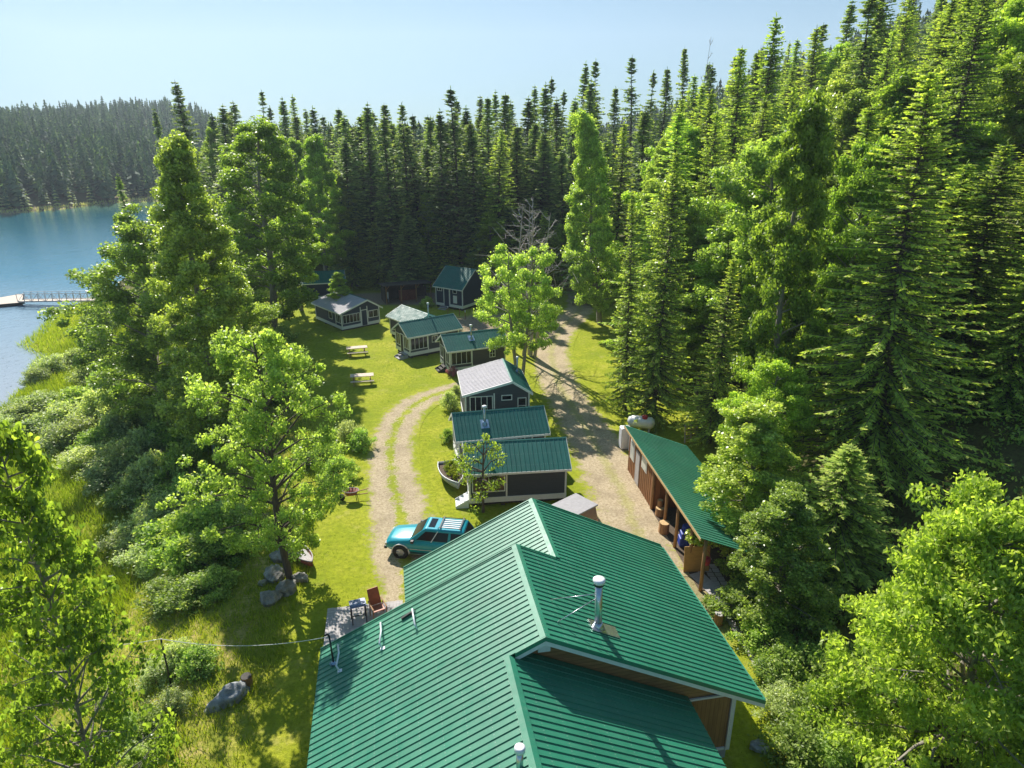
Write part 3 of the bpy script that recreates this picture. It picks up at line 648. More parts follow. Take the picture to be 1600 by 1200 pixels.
def stove_pipe(c, p, h, r=.07, base=.2, n_=None, big=False):
    p = Vector(p); mb = MB(); mb.tube([p-Vector((0, 0, .15)), p+Vector((0, 0, h))], r, 10); o = mb.build('chimney', M['steel'], c)
    mb = MB(); mb.tube([p+Vector((0, 0, h-.06)), p+Vector((0, 0, h-.05)), p+Vector((0, 0, h+.07)), p+Vector((0, 0, h+.1))], [r+.01, r*1.75, r*1.75, r], 12); mb.build('chimney_cap', M['plastic_white'], o)
    mb = MB(); mb.tube([p-Vector((0, 0, .1)), p+Vector((0, 0, .12)), p+Vector((0, 0, .2))], [base, r*1.6, r*1.05], 12)
    if n_ is not None:
        q = n_; t = Vector((1, 0, 0)); s_ = q.cross(t)
        pts = [p + q*.035 + t*a*base*1.3 + s_*b*base*1.6 for a, b in ((-1, -1), (1, -1), (1, 1), (-1, 1))]
        mb.hexa([tuple(v-q*.02) for v in pts]+[tuple(v) for v in pts])
    mb.build('chimney_flashing', M['flash'], o)
# C1 nearest cabin
o1 = P(734, 786, .3); e1 = P(884, 777, .3)
c1, rr1, rp1 = cabin('cabin', 'nearest dark slate cabin with pale ribbed green roof behind the apple tree', o1, head(o1, e1), 5.45, 3.0, .3, 2.42, 1.5, 3.3, .35, .22,
    wins=(('F', .15, 2.0, .95, 1.95, 1, None, 'inside'), ('A', .25, 1.1, .95, 1.95, 1), ('A', 2.1, 2.85, .95, 1.95, 0)), posts=(('F', 2.08),), doors=(('A', 1.25, 1.95, 2.15, 'inside'),), pitch=.26)
steps(c1, -.02, .9, .55, 3, .24)
# C2 second cabin with the stovepipe
e = P(713, 689, 2.3); e_ = P(858, 676, 2.3); h2 = head(e, e_); nn = (-cos(h2), sin(h2)); dd = (sin(h2), cos(h2))
o2 = (e[0]+nn[0]*.35+dd[0]*.2, e[1]+nn[1]*.35+dd[1]*.2)
c2, rr2, rp2 = cabin('cabin', 'dark cabin with stovepipe on its green roof, just beyond the nearest cabin', o2, h2, 5.45, 2.8, .35, 2.42, 1.4, 3.35, .35, .22,
    wins=(('F', .15, 1.0, 1.1, 2.25, 1), ('F', 1.05, 1.95, 1.1, 2.25, 0), ('F', 3.6, 4.15, 1.4, 2.1, 1, None, 'glass', 'window', 1), ('A', .2, 1.2, .95, 2.1, 1), ('A', 1.5, 2.5, .95, 2.1, 1)), posts=(('F', 2.05), ('F', 4.6)), pitch=.24)
stove_pipe(c2, rr2[0](1.7, .55), 1.15, .085, .2, rr2[2]); steps(c2, .1, 1.0, .55, 3, .26)
# C3 pale grey roof, gable towards the camera
h3 = R(-8.3); d3 = (sin(h3), cos(h3)); n3 = (-cos(h3), sin(h3)); rg = P(801, 596, 3.8)
o3 = (rg[0]-n3[0]*1.2+d3[0]*.25, rg[1]-n3[1]*1.2+d3[1]*.25)
c3, rr3, rp3 = cabin('cabin', 'slate cabin whose left roof slope is pale weathered grey, gable facing the viewer', o3, h3, 4.5, 4.45, .35, 2.93, 1.2, 3.74, .2, .25, 'slate',
    wins=(('A', .95-.75, .62+.2, 1.3, 2.5, 0, None, 'glass', 'window', 1), ('A', 2.55, 4.15, .9, 2.75, 3), ('A', 1.2, 1.95, 2.35, 2.75, 0)), posts=(('A', 2.45),), ribs=True, pitch=.24)
rp3[1].data = rp3[1].data.copy()
# the pale slope: long weathered boards
rp3[1].data.materials[0] = M['shake']; rp3[1]['label'] = 'pale weathered grey board roof slope'
stove_pipe(c3, rr3[0](3.2, .35), 1.1, .06, .12, rr3[2])
# C4
e = P(699, 551, 2.15); e_ = P(790, 540, 2.15); h4 = head(e, e_); nn = (-cos(h4), sin(h4)); dd = (sin(h4), cos(h4))
o4 = (e[0]+nn[0]*.3+dd[0]*.3, e[1]+nn[1]*.3+dd[1]*.3)
c4, rr4, rp4 = cabin('cabin', 'brown-grey cabin with stovepipe mid-roof and a screened porch facing the lawn', o4, h4, 5.1, 2.9, .3, 2.32, 1.45, 3.2, .3, .32, 'brown_siding',
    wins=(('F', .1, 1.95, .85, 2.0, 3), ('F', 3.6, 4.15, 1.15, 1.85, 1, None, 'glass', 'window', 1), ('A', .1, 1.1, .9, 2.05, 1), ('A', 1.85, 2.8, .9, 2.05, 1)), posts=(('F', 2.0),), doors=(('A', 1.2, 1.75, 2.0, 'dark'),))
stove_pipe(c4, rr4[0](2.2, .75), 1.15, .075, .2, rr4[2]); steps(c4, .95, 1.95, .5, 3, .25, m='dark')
# C5
e = P(637, 529, 2.1); e_ = P(720, 514, 2.1); h5 = head(e, e_); nn = (-cos(h5), sin(h5)); dd = (sin(h5), cos(h5))
o5 = (e[0]+nn[0]*.3+dd[0]*.3, e[1]+nn[1]*.3+dd[1]*.3)
c5, rr5, rp5 = cabin('cabin', 'cabin with low white steps at its gable porch, casting its shadow on the lawn', o5, h5, 5.2, 2.9, .3, 2.27, 1.45, 3.15, .3, .32, 'slate',
    wins=(('F', .08, 1.85, .8, 1.95, 3), ('F', 2.3, 2.95, 1.2, 1.85, 1), ('F', 3.2, 3.8, 1.4, 1.85, 1), ('A', .1, 1.15, .85, 2.0, 2), ('A', 1.85, 2.8, .85, 2.0, 1)), posts=(('F', 1.9),), doors=(('A', 1.25, 1.75, 2.0, 'dark'),))
steps(c5, .3, 1.4, .45, 3, .3, m='concrete'); stove_pipe(c5, rr5[1](3.2, 2.2), 1.6, .07, .15)
# C6 low shed behind
a6 = P(633, 476, 2.9); b6 = P(682, 493, 2.9); h6 = head(a6, b6); nn = (-cos(h6), sin(h6))
o6 = (a6[0]-nn[0]*1.9, a6[1]-nn[1]*1.9)
c6, rr6, rp6 = cabin('small_shed', 'low shed with pale blue-green metal roof behind the cabin with white steps', o6, h6, 4.6, 3.2, .2, 2.15, 1.6, 2.85, .35, .2, 'brown_siding', group=None)
c6['category'] = 'shed'
# C7 gable cabin at the lawn's far left
n7c = P(535, 515, .2); h7 = R(139); d7 = (sin(h7), cos(h7)); o7 = (n7c[0]-d7[0]*6.0, n7c[1]-d7[1]*6.0)
c7, rr7, rp7 = cabin('cabin', 'wide cabin with grey-blue roof and navy screened gable at the far lawn end', o7, h7, 6.0, 4.5, .2, 2.0, 3.0, 2.93, .3, .28, 'navy', 'roof_cabin',
    wins=(('F', 5.0-.15, 5.95, .8, 1.75, 2), ('F', 3.2, 4.0, .9, 1.7, 0), ('B', .12, 2.15, .75, 1.7, 4), ('B', 3.15, 4.35, .9, 1.7, 1)), posts=(('B', 2.25), ('B', 3.05), ('F', 4.7)), doors=(('B', 2.35, 2.95, 1.85, 'navy'),))
rp7[0].data.materials[0] = M['shake']; rp7[0]['label'] = 'grey weathered roof slope'
# C8
a8 = P(475, 447, 2.9); b8 = P(503, 438, 2.9); h8 = R(75); 
c8, rr8, rp8 = cabin('cabin', 'cabin showing only a dark green roof, behind the cabin with the grey-blue roof', P(474, 468, .2), h8, 5.0, 3.6, .2, 2.3, 1.8, 3.2, .35, .25, 'navy')
# C9
e = P(676, 446, 2.6); e_ = P(722, 453, 2.6); h9 = head(e, e_); nn = (-cos(h9), sin(h9)); dd = (sin(h9), cos(h9)); L9 = math.hypot(e_[0]-e[0], e_[1]-e[1])-.4
o9 = (e[0]+nn[0]*.3+dd[0]*.2, e[1]+nn[1]*.3+dd[1]*.2)
c9, rr9, rp9 = cabin('cabin', 'navy blue cabin with steep roof at the forest edge, far side of the yard', o9, h9, L9, 4.6, .3, 2.72, 2.3, 4.5, .3, .2, 'navy',
    wins=(('F', .25, .95, 2.0, 2.55, 1), ('F', 2.55, 3.15, 1.95, 2.55, 0), ('F', 2.6, 3.15, .8, 1.7, 1, None, 'plastic_white')), posts=(('F', 1.2), ('F', 2.1)), doors=(('F', 1.3, 2.0, 2.4, 'navy'),))
mb = MB(); 
for i in range(3): mb.box(.9, 2.0, -.35-.28*i, -.08-.28*i, .34-.13*i-.06, .34-.13*i)
mb.build('steps', M['concrete'], c9)
# open woodshed in the shade between
a = P(603, 476, 0); b = P(675, 470, 0); hs = head(a, b); Ls = math.hypot(b[0]-a[0], b[1]-a[1])
ws = empty('woodshed', (a[0], a[1], 0), pi/2-hs, 'dark open-fronted woodshed in deep shade left of the navy cabin', 'shed')
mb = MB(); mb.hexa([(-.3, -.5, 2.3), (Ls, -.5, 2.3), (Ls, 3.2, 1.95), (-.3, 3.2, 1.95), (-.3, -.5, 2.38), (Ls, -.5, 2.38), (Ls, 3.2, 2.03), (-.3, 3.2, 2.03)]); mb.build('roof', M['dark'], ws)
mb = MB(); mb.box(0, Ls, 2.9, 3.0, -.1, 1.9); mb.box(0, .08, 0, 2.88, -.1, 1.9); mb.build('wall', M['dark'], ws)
for x in np.linspace(.06, Ls-.15, 4): 
    mb = MB(); mb.box(x, x+.12, -.05, .07, -.1, 2.28); mb.bar((x+.06, 0, 1.75), (x+.5, 0, 2.24), .07); mb.build('post', M['wood'], ws)
fw = MB()
for i in range(15):
    for j in range(9): fw.tube([(2.0+i*.14+random.random()*.02, 1.2, .1+j*.14), (2.0+i*.14, 1.75, .1+j*.14)], .066, 7)
fwo = fw.build('firewood_stack', M['rust']); fwo.location = (a[0], a[1], 0); fwo.rotation_euler[2] = pi/2-hs; tag(fwo, 'reddish stacked firewood inside the dark open woodshed', 'firewood')

# ------------------------------------------------------------ long shed at the right
ha = R(173.1); dS = Vector((sin(ha), cos(ha), 0)); nS = Vector((-dS.y, dS.x, 0))     # dS toward camera; nS = to the right
nS = Vector((cos(R(-6.9)), -sin(R(-6.9)), 0)) if False else Vector((-dS.y, dS.x, 0))
if nS.x < 0: nS = -nS
sh0 = Vector(P(976, 664, 3))
angS = math.atan2(nS.y, nS.x)
shed = empty('long_shed', (sh0.x, sh0.y, 0), angS, 'long open wooden shed with green lean-to roof beside the gravel road', 'shed')
# local x: to the right, local y: away (-dS)
LS = 12.4; W0, W1 = 0., 4.1; sl_ = -.40
SP = lambda u, v: (v, u, 3.0 + sl_*v)
nsh = Vector((-sl_, 0, 1)).normalized()
mb = MB(); ribbed(mb, SP, nsh, [(-LS, 0, W0, W1)], .24, .025, .05, .018, .03); mb.build('roof', M['roof_shed'], shed)
MB().box(-.03, .02, -LS, 0, 2.83, 2.97).build('fascia', M['wood_end'], shed)
mb = MB(); mb.box(.32, .38, -4.9, -.15, -.1, 2.8); mb.box(.38, 3.8, -.22, -.15, -.1, 1.5); mb.box(3.74, 3.8, -LS+.3, -.24, -.1, 1.42); mb.prism([(.38, -.1), (3.74, -.1), (3.74, 1.42), (.38, 2.8)], 'y', -4.95, -4.88)
mb.build('wall', M['cedar_b'], shed)
mb = MB()
for k in range(15): mb.box(.295, .32, -.3-k*.32, -.25-k*.32, .0, 2.8)
mb.build('batten', M['wood'], shed)
for (ya, yb, z0, z1) in ((-1.35, -.55, 1.1, 2.35), (-3.75, -2.8, 1.6, 2.4)):
    mb = MB(); mb.box(.285, .33, ya, yb, z0, z1); f = mb.build('window', M['plastic_white'], shed)
    mb = MB(); mb.box(.27, .284, ya+.08, yb-.08, z0+.08, z1-.08); mb.build('pane', M['lamp'], f)
mb = MB(); mb.box(.27, .31, -2.45, -1.75, .1, 2.2); d = mb.build('door', M['grey_wood'], shed)
for y in (-4.92, -7.0, -8.7, -10.6, -12.2):
    mb = MB(); mb.tube([(.34, y, -.1), (.35+random.uniform(-.03, .03), y, 1.4), (.34, y, 2.83)], [.09, .085, .08], 9); mb.build('post', M['wood'], shed)
for y in (-12.2, -8.7): 
    mb = MB(); mb.tube([(3.6, y, -.1), (3.6, y, 1.5)], .08, 9); mb.build('post', M['wood'], shed)
mb = MB(); mb.box(.3, 3.7, -12.2, -4.96, -.05, .03); mb.build('floor', M['soil'], shed)
mb = MB()
for y in (-6.2, -8.0, -9.8): 
    mb.box(3.1, 3.6, y-.8, y+.8, 1.0, 1.04); mb.box(3.1, 3.6, y-.8, y+.8, .5, .54)
mb.build('shelf', M['wood'], shed)
def inS(x, y, z): 
    c_, s_ = cos(angS), sin(angS); return (sh0.x + x*c_ - y*s_, sh0.y + x*s_ + y*c_, z)
def thing_at(name, loc, rz, label, cat, group=None): return empty(name, loc, rz, label, cat, group)
def log_round(loc, r, h, label, nm='log_round', face='wood_end'):
    e_ = empty(nm, loc, random.random()*3, label, 'log', 'cut log rounds')
    n = 14; mb = MB(); rr = [r*(1+.06*random.uniform(-1, 1)) for _ in range(n)]
    V = [(rr[k]*cos(2*pi*k/n)*f, rr[k]*sin(2*pi*k/n)*f, z) for f, z in ((1.06, 0), (1, h*.5), (1, h)) for k in range(n)]
    F = [(i*n+k, i*n+(k+1) % n, (i+1)*n+(k+1) % n, (i+1)*n+k) for i in range(2) for k in range(n)]
    mb.add(V, F, True); mb.build('bark', M['bark_dark'] if r > .3 else M['wood'], e_)
    mb = MB(); mb.add([(rr[k]*.98*cos(2*pi*k/n), rr[k]*.98*sin(2*pi*k/n), h+.004) for k in range(n)]+[(rr[k]*.98*cos(2*pi*k/n), rr[k]*.98*sin(2*pi*k/n), h-.02) for k in range(n)],
        [tuple(range(n))]+[(k, n+k, n+(k+1) % n, (k+1) % n) for k in range(n)]); mb.build('cut_face', M[face], e_)
    return e_
log_round(inS(.6, -5.6, .03), .26, .45, 'squat chopping round just inside the shed beside the board wall')
log_round(inS(.62, -5.45, .48), .15, .4, 'slim log standing on the chopping round in the shed')
log_round(inS(.25, -7.3, 0), .27, .62, 'tall pale-topped log round in front of the shed post')
mb = MB(); mb.tube([(0, 0, 0), (0, 0, .1), (0, 0, .5), (0, 0, .85), (0, 0, .9)], [.26, .29, .30, .28, .2], 14); o = mb.build('barrel', M['blue'], None, loc=inS(1.15, -8.2, .03)); tag(o, 'blue plastic barrel standing in the open shed bay', 'barrel')
mb = MB(); mb.box(-.3, .3, -.25, .25, 0, .5); mb.box(-.25, .25, -.3, .2, .5, .8); o = mb.build('covered_crate', M['blue'], None, .05, loc=inS(.9, -8.55, .03)); tag(o, 'low crate under blue tarp beside the shed barrel', 'crate')
mb = MB(); mb.hexa([(0, -.03, 0), (1.25, -.03, 0), (1.25, 0, 0), (0, 0, 0), (0, .12, 1.35), (1.25, .12, 1.35), (1.25, .15, 1.35), (0, .15, 1.35)])
o = mb.build('plywood_sheet', M['ply'], None, loc=inS(.05, -10.75, 0), rz=angS-.05); tag(o, 'orange-brown plywood sheet leaning upright in the shed opening', 'board')
mb = MB(); mb.box(0, .7, -1.6, 0, .0, .03); o = mb.build('board', M['grey_wood'], None, loc=inS(.25, -11.0, .01), rz=angS+.25); tag(o, 'pale plank lying on the ground before the plywood sheet', 'board')
mb = MB(); mb.tube([(0, 0, 0), (0, 0, .3), (0, 0, .34)], [.17, .2, .1], 12); mb.tube([(-.18, 0, .3), (-.1, 0, .6), (0, 0, .72), (.1, 0, .6), (.18, 0, .3)], .012, 6); o = mb.build('bucket', M['red'], None, loc=inS(.6, -11.9, 1.25)); tag(o, 'red bucket hanging by the near end post of the shed', 'bucket')
# stored boxes on shelves
for i, (x, y, z, w_, h_, c_, lb) in enumerate([(3.3, -6.0, 1.04, .5, .3, 'grey_wood', 'pale wooden box on the upper shed shelf, far bay'), (3.3, -7.6, 1.04, .6, .25, 'concrete', 'grey box on the upper shed shelf, middle bay'), (3.3, -9.7, .54, .5, .35, 'black', 'black box on the lower shed shelf, near bay')]):
    mb = MB(); mb.box(-.2, .2, -w_/2, w_/2, 0, h_); mb.box(-.215, .215, -w_/2-.015, w_/2+.015, h_, h_+.04); o = mb.build('box', M[c_], None, .01, loc=inS(x, y, z), rz=angS); tag(o, lb, 'box')
# propane tank, fridge, rack beyond
pt = P(1003, 662, .75); tk = empty('propane_tank', (pt[0], pt[1]+.3, 0), R(-18), 'white horizontal propane tank with red lid behind the far end of the shed', 'tank')
mb = MB(); mb.tube([(-.95, 0, .75), (-.88, 0, .75), (-.7, 0, .75), (.7, 0, .75), (.88, 0, .75), (.95, 0, .75)], [.05, .28, .42, .42, .28, .05], 18); mb.build('tank_body', M['plastic_white'], tk)
mb = MB(); mb.tube([(.25, -.1, 1.1), (.25, -.1, 1.28), (.25, -.1, 1.33)], [.2, .2, .1], 12); mb.build('lid', M['red'], tk)
for x in (-.6, .6): MB().box(x-.06, x+.06, -.3, .3, 0, .4).build('foot', M['concrete'], tk)
pf = P(976, 700, 0); 
fr = empty('fridge', (pf[0], pf[1], 0), R(8), 'upright white rounded fridge standing at the far corner of the shed', 'fridge'); MB().box(-.32, .3, -.3, .3, .04, 1.55).build('body', M['plastic_white'], fr, .05)
MB().box(-.36, -.325, -.27, .27, .1, 1.5).build('door', M['plastic_white'], fr, .01)
fr = empty('cabinet', (pf[0]+.45, pf[1]-.75, 0), R(8), 'beige metal cabinet between the white fridge and the shed wall', 'cabinet'); MB().box(-.25, .2, -.3, .3, .04, 1.35).build('body', M['canopy_grey'], fr, .03)
MB().box(-.275, -.252, -.27, .27, .1, 1.3).build('door', M['plastic_white'], fr, .008)
pr_ = P(1070, 690, .4); rk = empty('pallet', (pr_[0]+.6, pr_[1]+.6, .1), R(25), 'wooden slatted pallet leaning against the trees behind the shed', 'pallet')
mb = MB()
for k in range(6): mb.bar((-.55, k*.02, .1+k*.2), (.55, k*.02, .1+k*.2), .09, .03)
mb.build('slats', M['wood_end'], rk); mb = MB()
for x in (-.5, 0, .5): mb.bar((x, .05, 0), (x, .17, 1.25), .05, .07)
mb.build('runners', M['grey_wood'], rk)
# stone path along the shed and planks by the lodge
pa = MB()
for k in range(34):
    y = 29.3 - k*.34; x0 = 8.75 + k*.035
    for j in range(3):
        if random.random() < .9:
            xx = x0+j*.36; pa.box(xx+random.uniform(0, .03), xx+.33, y, y+.29+random.uniform(-.02, .02), -.02, .035+random.uniform(0, .01))
o = pa.build('path', M['grey_wood']); tag(o, 'narrow path of weathered pavers between lodge and shed', 'path', kind='structure')

# ------------------------------------------------------------ vehicles
def wheel(root, x, y, r=.36, w=.24, side=1):
    t = MB(); n = 20; prof = [(r-.05, -w/2), (r, -w/2+.04), (r, w/2-.04), (r-.05, w/2), (r*.58, w/2), (r*.58, -w/2)]
    V = [(p*cos(2*pi*k/n), q, p*sin(2*pi*k/n)) for p, q in prof for k in range(n)]; m = len(prof)
    t.add(V, [(i*n+k, i*n+(k+1) % n, ((i+1) % m)*n+(k+1) % n, ((i+1) % m)*n+k) for i in range(m) for k in range(n)], True)
    wo_ = empty('wheel', (x, y, r)); wo_.parent = root
    t.build('tyre', M['rubber'], wo_)
    rm = MB(); rm.tube([(0, -w*.42, 0), (0, w*.30*1, 0)], r*.57, 18)
    for k in range(5):
        a_ = 2*pi*k/5; rm.bar((0, side*w*.44, 0), (r*.52*cos(a_), side*w*.44, r*.52*sin(a_)), .07, .05, (0, 1, 0))
    rm.tube([(0, side*w*.3, 0), (0, side*w*.5, 0)], .07, 10); rm.build('rim', M['steel'], wo_)
def suv():
    f = (-.989, .15); rz = math.atan2(f[1], f[0]); root = empty('suv', (-4.05, 29.4, 0), rz, 'teal blue two-tone SUV with roof rack parked at the lodge corner', 'car')
    # body: stations along x with half width / heights
    prof = [(2.18, .52, .45, .72, .62), (2.1, .42, .40, .80, .74), (1.9, .36, .36, .90, .80), (1.3, .34, .34, .98, .83), (.86, .34, .34, 1.04, .84), (0, .32, .32, 1.05, .85), (-1.2, .34, .34, 1.06, .85), (-1.95, .38, .38, 1.06, .83), (-2.12, .42, .42, 1.0, .78), (-2.18, .5, .5, .9, .74)]
    V = []; 
    for (x, zb0, zb1, zt, hw) in prof:
        for y, z in ((-hw*.86, zb0), (-hw, zb0+.12), (-hw*1.01, (zb0+zt)/2+.05), (-hw*.97, zt-.08), (-hw*.88, zt-.005), (-hw*.4, zt+.03), (hw*.4, zt+.03), (hw*.88, zt-.005), (hw*.97, zt-.08), (hw*1.01, (zb0+zt)/2+.05), (hw, zb0+.12), (hw*.86, zb0)):
            V.append((x, y, z))
    m = 12; n = len(prof); F = [(i*m+k, i*m+(k+1) % m, (i+1)*m+(k+1) % m, (i+1)*m+k) for i in range(n-1) for k in range(m)]
    F += [tuple(range(m)), tuple((n-1)*m+k for k in range(m))[::-1]]
    mb = MB(); mb.add(V, F, True)
    body = mb.build('body', M['teal'], root)
    # cabin
    st = [(.92, 1.03, .78), (.28, 1.56, .60), (.05, 1.62, .60), (-1.9, 1.60, .60), (-2.08, 1.05, .74)]
    g = MB(); bl = [(.92, 1.03, .78), (-2.08, 1.05, .78)]
    tp = [(.18, 1.60, .60), (-1.82, 1.60, .60)]
    B = [(.92, -.78, 1.03), (-2.1, -.78, 1.03), (-2.1, .78, 1.03), (.92, .78, 1.03)]
    T = [(.2, -.6, 1.60), (-1.8, -.6, 1.60), (-1.8, .6, 1.60), (.2, .6, 1.60)]
    T2 = [(.1, -.52, 1.655), (-1.7, -.52, 1.655), (-1.7, .52, 1.655), (.1, .52, 1.655)]
    g.add(B+T+T2, [(0, 1, 5, 4), (1, 2, 6, 5), (2, 3, 7, 6), (3, 0, 4, 7), (4, 5, 9, 8), (5, 6, 10, 9), (6, 7, 11, 10), (7, 4, 8, 11), (8, 9, 10, 11), (3, 2, 1, 0)], False)
    g.build('cabin_body', M['teal'], root, .03)
    def quad(b0, b1, t1, t0, u0, u1, v0, v1, off, nm, mt_, par=root, th=.012):
        b0, b1, t1, t0 = map(Vector, (b0, b1, t1, t0))
        def q(u, v): return (b0*(1-u)+b1*u)*(1-v) + (t0*(1-u)+t1*u)*v
        nrm = (b1-b0).cross(t0-b0).normalized()
        if nrm.dot(((b0+b1+t0+t1)/4) - Vector((-.6, 0, 1.2))) < 0: nrm = -nrm
        c_ = [q(u0, v0), q(u1, v0), q(u1, v1), q(u0, v1)]
        k = MB(); k.hexa([tuple(p+nrm*(off-th)) for p in c_]+[tuple(p+nrm*off) for p in c_]); return k.build(nm, mt_, par)
    for s in (1, -1):
        b0, b1, t1, t0 = (.92, s*.78, 1.03), (-2.1, s*.78, 1.03), (-1.8, s*.6, 1.60), (.2, s*.6, 1.60)
        quad(b0, b1, t1, t0, .10, .36, .1, .86, .008, 'side_window', M['glass'])
        quad(b0, b1, t1, t0, .385, .64, .1, .86, .008, 'side_window', M['glass'])
        quad(b0, b1, t1, t0, .69, .95, .14, .86, .008, 'side_window', M['glass'])
        quad(b0, b1, t1, t0, .365, .38, .0, .95, .012, 'window_pillar', M['plastic_white'])
        mb = MB(); mb.box(-2.0, 1.95, s*.855-.01, s*.855+.01, .58, .61); mb.build('side_trim', M['lamp'], root)
        mb = MB(); mb.box(-1.0, .95, s*.80-.05, s*.80+.05, .30, .34); mb.build('running_board', M['steel'], root)
        mb = MB(); mb.box(.62, .78, s*.86-.02, s*.86+s*.16, 1.0, 1.14); mb.build('wing_mirror', M['black'], root, .02)
        for x in (1.35, -1.35):   # wheel arch lips
            k = MB(); pts = [(x+.44*cos(a_), s*.862, .37+.44*sin(a_)) for a_ in np.linspace(-.15, pi+.15, 14)]; k.tube(pts, .03, 6); k.build('arch_trim', M['plastic_white'], root)
            k = MB(); k.tube([(x, s*.70, .38), (x, s*.872, .38)], .41, 18); k.build('wheel_well', M['black'], root)
            wheel(root, x, s*.80, .37, .25, s)
        MB().box(2.08, 2.17, s*.62-.12, s*.62+.12, .62, .76).build('headlight', M['lamp'], root, .01)
        MB().box(-2.19, -2.1, s*.70-.07, s*.70+.07, .62, .95).build('tail_light', M['red'], root, .01)
    quad((.92, -.78, 1.03), (.92, .78, 1.03), (.2, .6, 1.6), (.2, -.6, 1.6), .05, .95, .08, .92, .008, 'windshield', M['glass'])
    quad((-2.1, -.78, 1.03), (-2.1, .78, 1.03), (-1.8, .6, 1.6), (-1.8, -.6, 1.6), .08, .92, .12, .9, .008, 'rear_window', M['glass'])
    MB().box(-.32, .0, -.4, .4, 1.655, 1.665).build('sunroof', M['glass'], root)
    mb = MB()
    for y in (-.48, .48): mb.tube([(-.5, y, 1.66), (-.55, y, 1.72), (-1.65, y, 1.72), (-1.7, y, 1.66)], .018, 6)
    for x in (-.6, -1.6): mb.bar((x, -.54, 1.735), (x, .54, 1.735), .06, .03)
    rk_ = mb.build('roof_rack', M['black'], root)
    mb = MB()
    for y in np.linspace(-.34, .34, 5): mb.bar((-.62, y, 1.675), (-1.6, y, 1.675), .07, .012)
    mb.build('rack_slats', M['plastic_white'], rk_)
    MB().box(2.1, 2.24, -.72, .72, .40, .56).build('front_bumper', M['black'], root, .03)
    MB().box(-2.26, -2.12, -.74, .74, .42, .58).build('rear_bumper', M['black'], root, .03)
    MB().box(2.12, 2.175, -.46, .46, .58, .74).build('grille', M['black'], root, .01)
suv()
def truck():
    a, b = Vector(P(899, 770, 1.85)), Vector(P(936, 789, 1.85)); wd_ = (b-a).normalized(); f = Vector((-abs(wd_.y), -abs(wd_.x), 0)); rz = math.atan2(f.y, f.x); c_ = (a+b)/2
    root = empty('pickup_truck', (c_.x+f.x*1.72, c_.y+f.y*1.72, 0), rz, 'tan pickup truck with grey box canopy, half hidden behind the lodge roof', 'truck')
    mb = MB(); mb.prism([(-1.7, .45), (2.9, .45), (3.0, .6), (2.95, 1.0), (2.0, 1.08), (1.75, 1.1), (1.3, 1.62), (.45, 1.64), (.4, 1.1), (-1.7, 1.1)], 'y', -.85, .85); mb.build('body', M['tan'], root, .04)
    mb = MB(); mb.hexa([(-1.68, -.84, 1.105), (.35, -.84, 1.105), (.35, .84, 1.105), (-1.68, .84, 1.105), (-1.6, -.72, 1.78), (.3, -.72, 1.78), (.3, .72, 1.78), (-1.6, .72, 1.78)]); mb.build('canopy_side', M['tan'], root, .03)
    mb = MB(); mb.box(-1.72, .36, -.8, .8, 1.785, 1.87); mb.build('canopy_roof', M['canopy_grey'], root, .03)
    mb = MB(); mb.hexa([(-1.70, -.6, 1.2), (-1.69, -.6, 1.2), (-1.69, .6, 1.2), (-1.70, .6, 1.2), (-1.64, -.6, 1.68), (-1.63, -.6, 1.68), (-1.63, .6, 1.68), (-1.64, .6, 1.68)]); mb.build('rear_window', M['glass'], root)
    for s in (1, -1):
        MB().box(.55, 1.3, s*.853-.006, s*.853+.006, 1.15, 1.5).build('side_window', M['glass'], root)
        MB().box(-1.74, -1.69, s*.74-.08, s*.74+.08, .7, 1.0).build('tail_light', M['red'], root, .01)
        for x in (-1.0, 2.2): wheel(root, x, s*.76, .36, .24, s)
    mb = MB(); mb.hexa([(1.78, -.7, 1.12), (1.80, -.7, 1.12), (1.80, .7, 1.12), (1.78, .7, 1.12), (1.36, -.68, 1.58), (1.38, -.68, 1.58), (1.38, .68, 1.58), (1.36, .68, 1.58)]); mb.build('windshield', M['glass'], root)
    MB().box(-1.84, -1.74, -.8, .8, .42, .58).build('rear_bumper', M['steel'], root, .02)
truck()

# ------------------------------------------------------------ picnic tables
def picnic(loc, rz, label):
    t = empty('picnic_table', loc, rz, label, 'table', 'picnic tables on the lawn')
    mb = MB()
    for k in range(5): mb.box(-.95, .95, -.38+k*.155, -.24+k*.155, .72, .76)
    mb.build('tabletop', M['table_wood'], t)
    for s in (-1, 1):
        mb = MB()
        for k in range(2): mb.box(-.95, .95, s*.7-.14+k*.145, s*.7-.005+k*.145, .42, .455)
        mb.build('bench', M['table_wood'], t)
    for x in (-.68, .68):
        for s in (-1, 1):
            mb = MB(); mb.bar((x, s*.28, .71), (x, s*.66, 0), .1, .05, (1, 0, 0)); mb.build('leg', M['wood'], t)
        mb = MB(); mb.box(x-.07, x-.03, -.82, .82, .33, .415); mb.build('crossbar', M['wood'], t)
    return t
p = P(558, 548, .4); picnic((p[0], p[1], 0), R(16), 'picnic table farther out on the lawn, nearer the grey-roofed cabin')
p = P(566, 592, .4); picnic((p[0], p[1], 0), R(12), 'picnic table nearer the gravel loop on the lawn')

